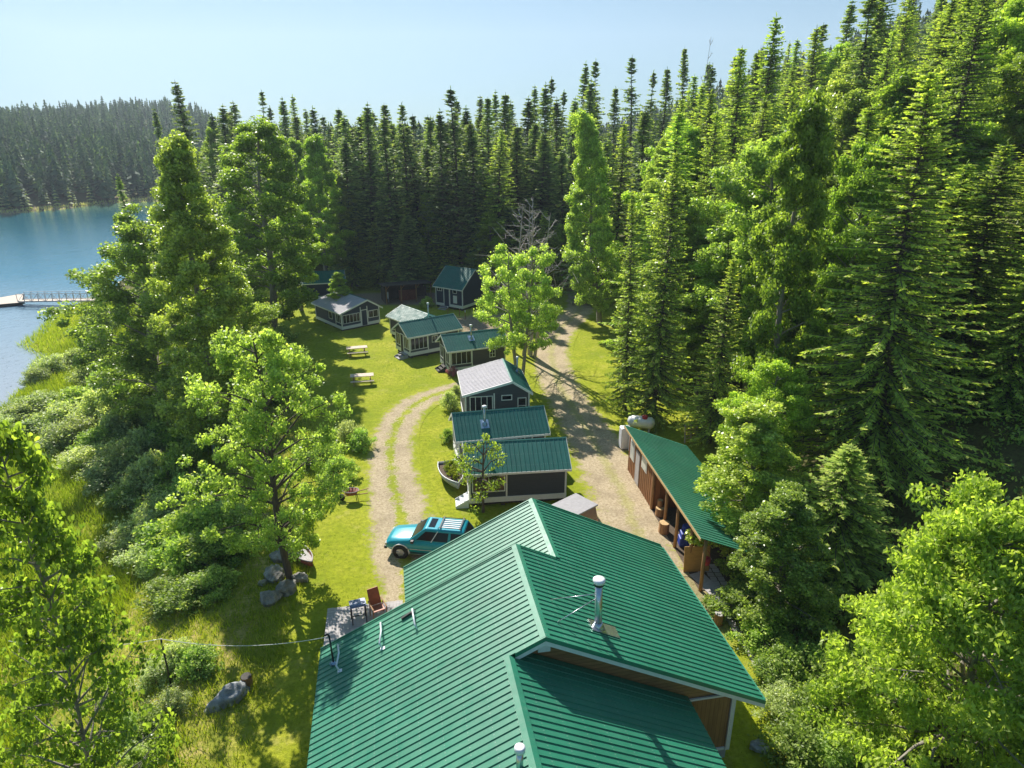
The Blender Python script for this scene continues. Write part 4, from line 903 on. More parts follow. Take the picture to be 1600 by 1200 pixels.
# ------------------------------------------------------------ deck furniture
p = P(568, 972, .5)
bt = empty('bar_table', (p[0]-.2, p[1]+.1, .5), R(20), 'tall thin-legged table with blue-grey top on the deck', 'table')
mb = MB(); mb.box(-.34, .34, -.26, .26, .86, .90); mb.box(-.30, .30, -.22, .22, .902, .94); mb.build('tabletop', M['grill'], bt, .01)
for x in (-.29, .29):
    for y in (-.21, .21): MB().box(x-.022, x+.022, y-.022, y+.022, 0, .86).build('leg', M['black'], bt)
MB().box(-.3, .3, -.02, .02, .25, .28).build('brace', M['black'], bt)
p = P(600, 965, .5)
cr = empty('deck_chair', (p[0]-.25, p[1]+.1, .5), R(-150), 'rust-coloured reclining chair on the deck by the roof edge', 'chair')
mb = MB(); mb.hexa([(-.26, -.25, .38), (.26, -.25, .38), (.26, .25, .42), (-.26, .25, .42), (-.26, -.25, .42), (.26, -.25, .42), (.26, .25, .46), (-.26, .25, .46)]); mb.build('seat', M['terra'], cr, .01)
mb = MB(); mb.hexa([(-.26, -.30, .42), (.26, -.30, .42), (.26, -.25, .42), (-.26, -.25, .42), (-.24, -.62, 1.05), (.24, -.62, 1.05), (.24, -.57, 1.06), (-.24, -.57, 1.06)]); mb.build('backrest', M['terra'], cr, .015)
for x in (-.29, .29):
    MB().bar((x, -.38, .62), (x, .3, .6), .05, .03).build('armrest', M['wood'], cr)
    for y in (-.2, .26): MB().bar((x, y, 0), (x, y, .6), .035).build('leg', M['wood'], cr)

# ------------------------------------------------------------ boats (planter and old boats)
def boat(name, loc, rz, L, W, H, hullm, inm, label, cat='boat', fill=None):
    r = empty(name, loc, rz, label, cat)
    st = 11; mb = MB(); V = []; 
    prof = [(-1, 0), (-.92, -.55), (-.6, -.95), (0, -1), (.6, -.95), (.92, -.55), (1, 0)]
    for i in range(st):
        t = i/(st-1); wv = W/2*(sin(pi*min(1, .12+t*.62)**1.0)**.7 if t < .9 else sin(pi*(.12+.62*t))**.7)
        wv = W/2*max(.03, (1-abs((t-.38)/.62)**2.4) if t > .38 else 1-.28*((.38-t)/.38)**2)
        sheer = H*(1+.25*t**2)
        for a_, b_ in prof: V.append((L*(t-.5), a_*wv, sheer+b_*H*(.98-.25*t**3)))
    m = len(prof)
    F = [(i*m+k, i*m+k+1, (i+1)*m+k+1, (i+1)*m+k) for i in range(st-1) for k in range(m-1)] + [tuple(range(m))]
    mb.add(V, F, True)
    hull = mb.build('hull', hullm, r)
    md = hull.modifiers.new('thick', 'SOLIDIFY'); md.thickness = .03; md.offset = 0
    gw = MB(); gw.tube([V[i*m] for i in range(st)] + [V[i*m+m-1] for i in range(st-1, -1, -1)], .028, 6); gw.build('gunwale', M['plastic_white'] if hullm != M['rust'] else M['grey_wood'], r)
    mb = MB(); VV = [(v[0]*.97, v[1]*.93, H*.72) for v in [V[i*m] for i in range(st)] + [V[i*m+m-1] for i in range(st-1, -1, -1)]]
    mb.add(VV+[(x, y, z-.02) for x, y, z in VV], [tuple(range(len(VV)))]+[(k, (k+1) % len(VV), len(VV)+(k+1) % len(VV), len(VV)+k) for k in range(len(VV))]); mb.build('filling', inm, r)
    return r
p = P(708, 750, .4); bp = (p[0], p[1]+.2)
boat('boat_planter', (p[0]-.1, p[1]+.4, .15), R(-72), 3.2, 1.35, .55, M['boat_grey'], M['soil'], 'old grey rowboat used as a planter full of plants by the nearest cabin steps', 'planter')
p = P(549, 769, .5); wb = empty('wheelbarrow', (p[0], p[1], gh(p[0], p[1])), R(8), 'old wheelbarrow with rusty red tray at the lawn edge by the shrubs', 'wheelbarrow')
mb = MB(); nn_ = 14; rim = [(.46*cos(2*pi*k/nn_)*(1.05 if cos(2*pi*k/nn_) < 0 else .95), .31*sin(2*pi*k/nn_)) for k in range(nn_)]
V = [(x, y, .62) for x, y in rim] + [(x*.62, y*.62, .36) for x, y in rim]; mb.add(V, [(k, (k+1) % nn_, nn_+(k+1) % nn_, nn_+k) for k in range(nn_)] + [tuple(range(nn_, 2*nn_))], True)
tr_ = mb.build('tray', M['rust'], wb); md = tr_.modifiers.new('thick', 'SOLIDIFY'); md.thickness = .015
mb = MB(); mb.tube([(x, y, .625) for x, y in rim]+[(rim[0][0], rim[0][1], .625)], .02, 6); mb.build('rim', M['grey_wood'], wb)
for s__ in (-1, 1):
    MB().bar((-.55, s__*.08, .30), (.95, s__*.27, .52), .04).build('handle', M['wood'], wb); MB().bar((.25, s__*.2, .38), (.3, s__*.24, 0), .035).build('leg', M['black'], wb)
mb = MB(); mb.tube([(-.58, -.05, .2), (-.58, .05, .2)], .2, 16); mb.build('wheel', M['rubber'], wb)
p = P(474, 874, .3); boat('rowboat', (p[0]-.1, p[1]+.3, .05), R(-50), 2.1, .75, .38, M['rust'], M['grey_wood'], 'red-hulled boat filled with grey junk under the birch tree', 'boat')

# ------------------------------------------------------------ boulders
def boulder(loc, sx, sy, sz, label, m='rock', seed=0, rz=0):
    bm = bmesh.new(); bmesh.ops.create_icosphere(bm, subdivisions=4, radius=1); rs = np.random.default_rng(seed)
    ph = rs.random(6)*6; dirs = [Vector(rs.normal(size=3)).normalized() for _ in range(9)]; cut = [rs.uniform(.6, .92) for _ in dirs]
    for v in bm.verts:
        p_ = v.co.copy()
        for d_, c_ in zip(dirs, cut):
            e_ = p_.dot(d_)-c_
            if e_ > 0: p_ -= d_*e_*.9
        p_ *= 1+.09*sin(p_.x*7+ph[0])*sin(p_.y*6+ph[1])+.07*sin(p_.z*9+ph[2])+.04*sin(p_.x*17+p_.y*13)
        v.co = Vector((p_.x*sx, p_.y*sy, p_.z*sz))
    for f in bm.faces: f.smooth = (m == 'rock_blue')
    me = bpy.data.meshes.new('boulder'); bm.to_mesh(me); bm.free(); me.materials.append(M[m])
    o = link('boulder', me); o.location = loc; o.rotation_euler = (0, 0, rz); tag(o, label, 'boulder', 'boulders beside the birch and on the bank'); return o
for i, (px, py, sx, sy, sz, lb) in enumerate([(422, 935, .52, .45, .42, 'rough dark boulder lowest in the cluster left of the birch trunk'), (447, 920, .5, .42, .45, 'pale-faced boulder touching the birch side of the cluster'),
        (428, 897, .7, .42, .33, 'broad flat dark boulder in the middle of the rock cluster'), (440, 868, .55, .45, .4, 'dark boulder at the top of the rock cluster'), (411, 908, .26, .2, .16, 'small round dark stone at the left edge of the rock cluster'),
        (438, 899, .38, .2, .14, 'flat pale stone slab between the boulders'), (468, 902, .42, .3, .28, 'pale rock just right of the birch trunk foot'), (330, 990, .0, 0, 0, '')]):
    if not lb: continue
    q = P(px, py, .15); boulder((q[0], q[1], gh(q[0], q[1])+sz*.35), sx, sy, sz, lb, 'rock', i+1, i)
q = P(362, 1093, -.1); boulder((q[0], q[1], gh(q[0], q[1])+.12), .95, .5, .42, 'long smooth blue-grey boulder on the dry bank', 'rock_blue', 21, R(50))
q = P(386, 1066, .1); s_ = log_round((q[0], q[1], gh(q[0], q[1])-.02), .2, .42, 'dark weathered stump behind the long smooth boulder', 'stump', 'dark')
q = P(1186, 1166, .1); boulder((q[0], q[1], .12), .34, .28, .25, 'white stone beside the lodge corner', 'rock_pale', 31)
q = P(1122, 975, 0); log_round((q[0], q[1], 0), .19, .55, 'lone upright log post on the grass right of the lodge roof', 'stump', 'grey_wood')
# posts in the yard
for i, (px, py, lb) in enumerate([(700, 492, 'white-topped yard stake, leftmost, in front of the navy cabin steps'), (718, 493, 'white-topped yard stake below the navy cabin corner'), (727, 499, 'white-topped yard stake above the near cabin roof'), (751, 499, 'white-topped yard stake nearest the leaning green tree')]):
    q = P(px, py, 0); s_ = empty('stake', (q[0], q[1], 0), 0, lb, 'stake', 'stakes in the yard'); mb = MB(); mb.tube([(0, 0, -.1), (0, 0, .8)], .035, 7); mb.build('shaft', M['rust'], s_)
    mb = MB(); mb.tube([(0, 0, .8), (0, 0, 1.0), (0, 0, 1.03)], [.05, .05, .03], 8); mb.build('stake_top', M['plastic_white'], s_)
q = P(606, 470, 0); wc = empty('patio_chair', (q[0], q[1]-.6, 0), R(10), 'white folding chair standing in the shade by the woodshed', 'chair')
MB().box(-.25, .25, -.25, .25, .42, .45).build('seat', M['plastic_white'], wc); MB().hexa([(-.25, .22, .45), (.25, .22, .45), (.25, .26, .45), (-.25, .26, .45), (-.24, .38, 1.15), (.24, .38, 1.15), (.24, .42, 1.15), (-.24, .42, 1.15)]).build('backrest', M['plastic_white'], wc)
for x in (-.22, .22):
    for y in (-.22, .22): MB().bar((x, y, 0), (x, y, .42), .035).build('leg', M['plastic_white'], wc)
# line pole and overhead wire on the bank
lw = Matrix.Rotation(-HD, 4, 'Z') @ mt_
q0 = P(262, 1190, 0); gz = gh(q0[0]-1.0, q0[1]+1.2); lp = Vector((q0[0]-1.0, q0[1]+1.2, gz))
tp_ = Vector((P(255, 1015, 1.6)[0], P(255, 1015, 1.6)[1], 1.6))
lpo = MB(); lpo.tube([(tp_.x, tp_.y, gh(tp_.x, tp_.y)-.2), (tp_.x, tp_.y, 2.1)], .035, 8); o = lpo.build('line_pole', M['black']); tag(o, 'thin dark pole carrying a wire above the bank shrubs', 'pole')
wr = MB(); end = Vector((-30, 21.0, 6)); A_ = lw; B_ = Vector((tp_.x, tp_.y, 2.1))
pts = [A_.lerp(B_, t)-Vector((0, 0, .35*4*t*(1-t))) for t in np.linspace(0, 1, 14)]; wr.tube(pts, .012, 5)
pts = [B_.lerp(B_+(B_-A_)*1.2, t)-Vector((0, 0, .35*4*t*(1-t))) for t in np.linspace(0, 1, 10)]; wr.tube(pts, .012, 5)
o = wr.build('wire', M['lamp']); tag(o, 'overhead wire from the lodge mast to the thin pole', 'wire')

# ------------------------------------------------------------ dock and gangway
WZ = -4.0
dkk = empty('floating_dock', (0, 0, 0), 0, 'floating grey plank dock on the lake at the left edge', 'dock')
a = P(0, 466, WZ+.4); 
pa_, pb_, pc_, pd_ = P(-60, 481, WZ+.4), P(34, 473, WZ+.4), P(37, 459, WZ+.4), P(-60, 476, WZ+.4)
mb = MB(); mb.hexa([(x, y, WZ-.1) for x, y, _ in (pa_, pb_, pc_, pd_)] + [(x, y, WZ+.4) for x, y, _ in (pa_, pb_, pc_, pd_)]); mb.build('float', M['dark'], dkk)
A0, B0, C0, D0 = map(lambda t: Vector((t[0], t[1], WZ+.4)), (pa_, pb_, pc_, pd_)); mb = MB()
nk = 60
for k in range(nk):
    t0, t1 = k/nk, (k+.9)/nk; q_ = [A0.lerp(B0, t0), A0.lerp(B0, t1), D0.lerp(C0, t1), D0.lerp(C0, t0)]
    mb.hexa([(p_.x, p_.y, WZ+.41) for p_ in q_]+[(p_.x, p_.y, WZ+.46) for p_ in q_])
mb.build('planks', M['table_wood'], dkk)
gw = empty('gangway', (0, 0, 0), 0, 'long footbridge with truss railings from the shore to the dock', 'gangway')
g0 = Vector(P(34, 470, WZ+.55)); g1 = Vector((g0.x+14.0, g0.y-1.2, WZ+1.0)); gd = (g1-g0).normalized(); gn = Vector((-gd.y, gd.x, 0)).normalized()*.75
mb = MB(); mb.bar(g0, g1, 1.5, .1); mb.build('walkway', M['table_wood'], gw)
for s in (-1, 1):
    mb = MB(); a_, b_ = g0+gn*s, g1+gn*s; up = Vector((0, 0, 1.15)); nseg = 13
    mb.bar(a_+up, b_+up, .07); mb.bar(a_+up*.06, b_+up*.06, .09)
    for k in range(nseg+1):
        q_ = a_.lerp(b_, k/nseg); mb.bar(q_, q_+up, .06)
        if k < nseg: q2 = a_.lerp(b_, (k+1)/nseg); mb.bar(q_+(up if k % 2 else up*0), q2+(up*0 if k % 2 else up), .045)
    mb.build('railing', M['steel'] if s > 0 else M['grey_wood'], gw)
p = P(30, 474, WZ); boat('skiff', (p[0]-.2, p[1]-.6, WZ-.05), R(-10), 3.4, 1.2, .42, M['boat_grey'], M['dark'], 'dark skiff moored against the near side of the dock', 'boat')

# ------------------------------------------------------------ foliage builders
def quads_from(c, d, wv, ln, wd, fold=0.):
    """diamond leaves: centre c, unit length dir d, unit width dir wv"""
    n = len(c); ln = np.broadcast_to(ln, n)[:, None]; wd = np.broadcast_to(wd, n)[:, None]
    V = np.stack([c - d*ln*.5, c + wv*wd*.5 - d*ln*.05, c + d*ln*.5, c - wv*wd*.5 - d*ln*.05], 1).reshape(-1, 3)
    return V, np.arange(n*4).reshape(n, 4)
def unit(a): return a/np.maximum(1e-6, np.linalg.norm(a, axis=-1, keepdims=True))
def tubes_np(paths, nseg=5):
    VV = []; FF = []; o = 0
    for pts, rad in paths:
        pts = np.asarray(pts, float); rad = np.asarray(rad, float); m = len(pts)
        d = unit(np.gradient(pts, axis=0)); ref = np.where(np.abs(d[:, 2:3]) > .9, [[1., 0, 0]], [[0., 0, 1]])
        a = unit(np.cross(d, ref)); b = np.cross(d, a); t = np.arange(nseg)*2*pi/nseg
        V = pts[:, None, :] + rad[:, None, None]*(a[:, None, :]*np.cos(t)[None, :, None] + b[:, None, :]*np.sin(t)[None, :, None])
        VV.append(V.reshape(-1, 3)); i = np.arange(m-1)[:, None]*nseg; k = np.arange(nseg)[None, :]; k2 = (k+1) % nseg
        FF.append(np.stack([i+k, i+k2, i+nseg+k2, i+nseg+k], -1).reshape(-1, 4)+o); o += m*nseg
    return np.concatenate(VV), np.concatenate(FF)
def conifer(name, H, Rr, seed, lv=.36, per=6, base=.1, nsp=9, spl=.42, spw=.17, droop=.22, mt='needle', ragged=.25, gap=0., power=.80):
    r = np.random.default_rng(seed); cs = []; ds = []; ws = []; ls = []; wd = []; ti = []; paths = []
    z = H*base; lean = r.normal(0, .012, 2)
    def axis(zz): return np.array([lean[0]*zz + .05*sin(zz*.6), lean[1]*zz + .05*cos(zz*.5), zz])
    a0 = r.random()*6
    while z < H*.985:
        f = z/H; Lb = Rr*(1-f)**power*(1 if f > base+.12 else .75+.25*(f-base)/.12) + .12
        k = max(3, int(per*(.75+.5*r.random()))); a0 += 1.1
        if r.random() < gap: z += lv*(1+r.random()); continue
        for j in range(k):
            az = a0 + 2*pi*j/k + r.normal(0, .35); L = Lb*(1 - ragged*r.random() + .45*ragged*(r.random() < .25)); zj = z + r.uniform(-.9, .9)*lv
            out = np.array([cos(az), sin(az), 0.]); sidev = np.array([-sin(az), cos(az), 0.])
            ns = max(3, int(nsp*L/Rr*1.2)); s = np.linspace(.14, 1, ns) + r.normal(0, .02, ns)
            rise = .28*(f-.35); dr = droop*(1.15-f)
            zz = rise*s*L - dr*L*s**1.6*r.uniform(.5, 1.5) + .5*dr*L*s**4
            base_ = axis(min(zj, H*.985)); pc = base_ + out*(s*L)[:, None] + np.array([0, 0, 1.])*zz[:, None]
            tg = unit(np.gradient(pc, axis=0)) if ns > 2 else np.tile(out, (ns, 1))
            for sg in (-1, 1):
                ang = sg*r.uniform(.5, 1.15, ns); dd_ = tg*np.cos(ang)[:, None] + sidev*np.sin(ang)[:, None] + np.array([0, 0, 1.])*r.normal(-.3, .3, ns)[:, None]
                dd_ = unit(dd_); ll = spl*(1.25-.55*s)*r.uniform(.7, 1.3, ns)*(.32+.68*L/Rr)
                up = unit(np.array([0, 0, 1.])+r.normal(0, .75, (ns, 3))); wv = unit(np.cross(dd_, up))
                cs.append(pc+dd_*ll[:, None]*.45); ds.append(dd_); ws.append(wv); ls.append(ll); wd.append(spw*r.uniform(.7, 1.3, ns)); ti.append(np.clip(.22+.45*s**2+r.normal(0, .14, ns)+.1*f, 0, 1))  # lighter towards branch tips: new growth, with sunlight painted in as well
            # along-branch spray
            up = unit(np.array([0, 0, 1.])+r.normal(0, .7, (ns, 3)))
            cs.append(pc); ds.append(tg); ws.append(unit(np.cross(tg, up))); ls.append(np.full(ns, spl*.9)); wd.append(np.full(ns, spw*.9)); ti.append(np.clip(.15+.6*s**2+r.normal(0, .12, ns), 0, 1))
            if L > .7: paths.append((np.stack([base_, pc[ns//2], pc[-1]]), [.028+.012*L, .02, .006]))
        z += lv*(.75+.5*r.random())*(1 if f < .8 else .7)
    # leader
    c = np.array([axis(H*q) for q in np.linspace(.93, 1.0, 7)]); n = len(c); az = r.random(n)*6.3
    d = unit(np.stack([np.cos(az)*.5, np.sin(az)*.5, np.ones(n)], 1)); cs.append(c); ds.append(d); ws.append(unit(np.cross(d, r.normal(size=(n, 3))))); ls.append(np.full(n, .4)); wd.append(np.full(n, .1)); ti.append(np.full(n, .5))
    V, F = quads_from(*[np.concatenate(q) for q in (cs, ds, ws, ls, wd)])
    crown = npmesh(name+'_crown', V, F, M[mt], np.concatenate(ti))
    zz = np.linspace(-.6, H, 14); rad = (.009*H+.02)*(1-np.clip(zz/H, 0, 1))**1.0+.010
    paths.append((np.array([axis(q) for q in zz]), rad))
    V, F = tubes_np(paths, 6); tr = npmesh(name+'_trunk', V, F, M['bark_dark'], None, True)
    return dict(crown=crown, trunk=tr, H=H, R=Rr)
def broadleaf(name, H, Rr, seed, zc=.25, nb=46, per=260, leaf_=.16, cl=.85, mt='aspen', barkm='bark_pale', shape='oval', aspect=.85, droop=.0, trunks=1, hang=False, sub=3, lr=1.0, tr=1., vary=.55):
    """crown from limbs ending in leaf clumps; envelope by shape"""
    r = np.random.default_rng(seed); paths = []; C = []; 
    def env(f):   # f 0..1 along the crown height
        if shape == 'oval': return (sin(pi*min(.98, f*.86+.10)))**.7
        if shape == 'cone': return (1-f)**.75*.92+.10 if f > .18 else .5+.5*f/.18
        if shape == 'round': return (max(.02, 1-(2*f-1)**2))**.5
        return 1
    for t in range(trunks):
        off = np.array([r.normal(0, .25), r.normal(0, .25)]) if trunks > 1 else np.zeros(2); ln = r.normal(0, .025+.05*(trunks > 1), 2)
        ph = r.random(2)*6
        def ax(z): return np.array([off[0]+ln[0]*z+.14*sin(z*.45+ph[0]), off[1]+ln[1]*z+.14*sin(z*.4+ph[1]), z])
        zz = np.linspace(-.6, H*.94, 12); paths.append((np.array([ax(q) for q in zz]), tr*(.013*H+.03)*(1-np.clip(zz/H, 0, 1))**.75+.012))
        for i in range(nb//trunks):
            f = (i+r.random())/(nb/trunks); z = H*(zc+(1-zc)*f*.97); L = Rr*env(f)*(1-vary*r.random()**1.3)
            az = i*2.399+r.normal(0, .4); el = r.uniform(.15, .65)+.5*f*r.random()
            z0 = max(H*zc*.75, z-L*sin(el)*.9); b0 = ax(z0); out = np.array([cos(az), sin(az), 0])
            tip = ax(z)*[1, 1, 0]+out*L+np.array([0, 0, z]); mid = (b0+tip)/2+np.array([0, 0, .08*L])+r.normal(0, .12, 3)
            paths.append((np.stack([b0, mid, tip]), [.022+.012*L+.01*(1-f), .02+.004*L, .008]))
            C.append((tip, 1.)); C.append((mid*.35+tip*.65+r.normal(0, .3, 3), .9)); 
            if L > 1.3: C.append((mid+r.normal(0, .35, 3), .7))
            for s_ in range(sub):
                q = b0+(tip-b0)*r.uniform(.45, .95); az2 = az+r.normal(0, .9); e2 = q+np.array([cos(az2), sin(az2), r.uniform(-.2, .5)])*L*r.uniform(.2, .42)
                paths.append((np.stack([q, (q+e2)/2+r.normal(0, .05, 3), e2]), [.014, .01, .005])); C.append((e2, .75))
    cs = []; ti = []
    for c, k in C:
        n = int(per*k*r.uniform(.6, 1.25)); rad = cl*k*r.uniform(.7, 1.2)
        g = unit(r.normal(size=(n, 3)))*(r.random(n)[:, None]**.55)*rad*np.array([1, 1, aspect]); cs.append(c+g)
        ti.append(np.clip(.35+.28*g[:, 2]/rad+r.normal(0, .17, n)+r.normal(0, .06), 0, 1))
    c = np.concatenate(cs); ti = np.concatenate(ti); n = len(c); sz = leaf_*r.uniform(.65, 1.35, n)
    if hang:
        d = unit(r.normal(0, .45, (n, 3))+np.array([0, 0, -1.])); wv = unit(np.cross(d, r.normal(size=(n, 3))))
        if hang == 'heart':
            w3 = unit(np.cross(d, wv)); S_ = sz[:, None]
            pts = [c-d*S_*.5, c-d*S_*.38+wv*S_*.36+w3*S_*.06, c+d*S_*.02+wv*S_*.40+w3*S_*.08, c+d*S_*.55, c+d*S_*.02-wv*S_*.40+w3*S_*.08, c-d*S_*.38-wv*S_*.36+w3*S_*.06]
            V = np.stack(pts, 1).reshape(-1, 3); b_ = np.arange(n)[:, None]*6; F = np.concatenate([b_+[[0, 1, 2, 3]], b_+[[0, 3, 4, 5]]]); ti = np.concatenate([ti, ti])
        else:
            V, F = quads_from(c, d, wv, sz, sz*.38)
    else:
        d = unit(r.normal(size=(n, 3))); up = unit(np.array([0, 0, 1.])+r.normal(0, .8, (n, 3))); wv = unit(np.cross(d, up)); V, F = quads_from(c, d, wv, sz*lr, sz*.72)
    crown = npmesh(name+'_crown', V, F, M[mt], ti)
    V, F = tubes_np(paths, 6); tr = npmesh(name+'_trunk', V, F, M[barkm], None, True)
    return dict(crown=crown, trunk=tr, H=H, R=Rr)
def shrub(name, Rr, Hh, seed, n=5200, leaf_=.14, mt='shrub', clumps=34):
    r = np.random.default_rng(seed); paths = []; cs = []; ti = []
    for i in range(clumps):
        az = r.random()*6.3; el = r.uniform(.15, 1.45); L = r.uniform(.7, 1)
        tip = np.array([cos(az)*cos(el)*Rr*L, sin(az)*cos(el)*Rr*L, .15+sin(el)*Hh*L]); b0 = np.array([cos(az), sin(az), 0])*.12*Rr
        paths.append((np.stack([b0-[0, 0, .2], (b0+tip)/2+[0, 0, .1*Hh], tip]), [.03, .018, .006]))
        for c, k in ((tip, 1), ((b0+tip*2)/3, .8)):
            m = int(n/clumps/1.8*k); rad = .29*Rr*k*r.uniform(.7, 1.3); g = unit(r.normal(size=(m, 3)))*(r.random(m)[:, None]**.5)*rad*[1, 1, .8]
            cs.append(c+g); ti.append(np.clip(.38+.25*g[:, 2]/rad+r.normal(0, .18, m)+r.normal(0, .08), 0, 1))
    c = np.concatenate(cs); ti = np.concatenate(ti); c[:, 2] = np.abs(c[:, 2]); m = len(c); sz = leaf_*r.uniform(.6, 1.4, m)
    d = unit(r.normal(size=(m, 3))); wv = unit(np.cross(d, unit(np.array([0, 0, 1.])+r.normal(0, .8, (m, 3)))))
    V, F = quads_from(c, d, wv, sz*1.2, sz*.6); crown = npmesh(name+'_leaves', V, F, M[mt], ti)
    V, F = tubes_np(paths, 5); return dict(crown=crown, trunk=npmesh(name+'_stems', V, F, M['dry_twig'], None, True), H=Hh*1.2, R=Rr)
def deadtree(name, H, seed, nb=16, trunks=3, spread=.5):
    r = np.random.default_rng(seed); paths = []
    for t in range(trunks):
        ln = r.normal(0, .09, 2); off = r.normal(0, .5, 2)*(trunks > 1)
        ax = lambda z: np.array([off[0]+ln[0]*z, off[1]+ln[1]*z+.1*sin(z), z]); h_ = H*r.uniform(.75, 1)
        zz = np.linspace(-.4, h_, 10); paths.append((np.array([ax(q) for q in zz]), .09*(1-np.clip(zz/h_, 0, 1))*.75+.012))
        for i in range(nb):
            z = h_*(.3+.68*r.random()); az = r.random()*6.3; L = spread*(h_-z)*r.uniform(.5, .9)+.4; d = np.array([cos(az)*.6, sin(az)*.6, .75*r.uniform(.2, 1.2)])
            b0 = ax(z); tip = b0+d*L; paths.append((np.stack([b0, (b0+tip)/2-[0, 0, .08*L], tip]), [.026, .017, .007]))
            for s in range(2):
                q = b0+(tip-b0)*r.uniform(.4, .8); paths.append((np.stack([q, q+(d+r.normal(0, .5, 3))*L*.2, q+(d+r.normal(0, .5, 3))*L*.38]), [.013, .01, .005]))
    V, F = tubes_np(paths, 5); return dict(crown=None, trunk=npmesh(name+'_trunk', V, F, M['bark_dead'], None, True), H=H, R=1)
PR = {}
PR['spruce'] = [conifer('spruce_a', 23, 2.9, 1, .32, 7, .05, 9, .60, .22), conifer('spruce_b', 22, 2.5, 2, .34, 7, .08, 8, .58, .22, ragged=.35), conifer('spruce_c', 24, 3.3, 3, .34, 7, .05, 10, .62, .22), conifer('spruce_d', 20, 2.3, 4, .34, 6, .22, 8, .55, .2, ragged=.5, gap=.12)]
PR['fir'] = [conifer('fir_a', 20, 3.8, 5, .25, 8, .04, 18, .44, .14, mt='needle_light', ragged=.4), conifer('fir_b', 22, 5.8, 6, .26, 8, .05, 30, .44, .125, mt='needle_light', ragged=.5, droop=.30), conifer('fir_c', 18, 3.0, 7, .26, 8, .05, 15, .42, .13, mt='needle_light', ragged=.5)]
PR['aspen'] = [broadleaf('aspen_a', 18, 3.6, 11, .22, 60, 230, .19, .72, 'aspen', shape='cone'), broadleaf('aspen_b', 17, 4.2, 12, .28, 66, 230, .19, .78, 'aspen')]
PR['aspen'].append(broadleaf('aspen_c', 19, 4.0, 19, .10, 76, 230, .19, .74, 'aspen'))
PR['forked'] = [broadleaf('forked_a', 10, 3.0, 61, .28, 50, 130, .15, .52, 'birch', 'bark_pale', 'oval', trunks=2, sub=4)]
PR['young'] = [broadleaf('young_a', 11, 3.2, 71, .06, 100, 150, .14, .46, 'cotton', shape='cone', vary=.7, sub=4)]
PR['cotton'] = [broadleaf('cotton_a', 20, 3.8, 13, .10, 84, 230, .18, .72, 'cotton', shape='cone'), broadleaf('cotton_b', 16, 4.2, 14, .10, 88, 210, .165, .66, 'cotton', vary=.65)]
PR['birch'] = [broadleaf('birch_a', 12.5, 4.1, 15, .17, 58, 130, .14, .50, 'birch', 'bark_dark', 'oval', sub=4)]
PR['maple'] = [broadleaf('maple_a', 11, 4.0, 16, .06, 96, 230, .17, .52, 'maple', 'bark_pale', 'cone', tr=.5, hang='long', sub=4)]
PR['bigleaf'] = [broadleaf('bigleaf_a', 17, 4.0, 17, .05, 110, 28, .17, .50, 'bigleaf', 'bark_pale', 'cone', hang='heart', sub=4, tr=.32)]
PR['apple'] = [broadleaf('apple_a', 3.6, 1.9, 18, .3, 13, 42, .11, .34, 'aspen', 'bark_dark', 'round', sub=3)]
PR['willow'] = [shrub('willow_a', 1.9, 2.0, 21, 5600, .14, 'willow'), shrub('willow_b', 1.7, 1.6, 22, 5000, .13, 'willow')]
PR['shrub'] = [shrub('shrub_a', 1.7, 1.9, 23, 5600, .15, 'shrub'), shrub('shrub_b', 1.4, 1.4, 24, 4600, .13, 'shrub')]
PR['dead'] = [deadtree('dead_a', 9, 31, 16, 5), deadtree('dead_b', 16, 32, 30, 1, .16)]
def plant(kind, name, x, y, H, label, cat, group=None, v=None, R_=None, rz=None, parts=('crown', 'trunk'), lean=0.):
    ps = PR[kind]; pr = ps[(random.randrange(len(ps)) if v is None else v)]
    s = H/pr['H']; sx = s if R_ is None else R_/pr['R']
    e_ = empty(name, (x, y, gh(x, y)-.05), random.random()*6.28 if rz is None else rz, label, cat, group); e_.scale = (sx, sx, s)
    if kind in ('spruce', 'fir', 'aspen', 'cotton'): e_.rotation_euler[0] = random.gauss(0, .018); e_.rotation_euler[1] = random.gauss(0, .018)
    if pr['crown']: link(parts[0], pr['crown'], e_)
    link(parts[1], pr['trunk'], e_); return e_
def at_px(kind, name, px, Y, pyt, wpx, label, cat='tree', group=None, v=None, parts=('crown', 'trunk'), rz=None, lean=0, q=.7):
    z = ztop(pyt, Y); x = xat(px, Y, z)
    for _ in range(6): g_ = gh(x, Y); x = xat(px, Y, g_+(z-g_)*q)
    H = max(2, z-gh(x, Y)); dep = Y*CT-((z+gh(x, Y))/2-HC)*ST
    return plant(kind, name, x, Y, H, label, cat, group, v, wpx/2/FPX*dep, rz, parts, lean)
ORD = ['first', 'second', 'third', 'fourth', 'fifth', 'sixth', 'seventh', 'eighth', 'ninth', 'tenth', 'eleventh', 'twelfth', 'thirteenth', 'fourteenth', 'fifteenth', 'sixteenth', 'seventeenth', 'eighteenth', 'nineteenth', 'twentieth']

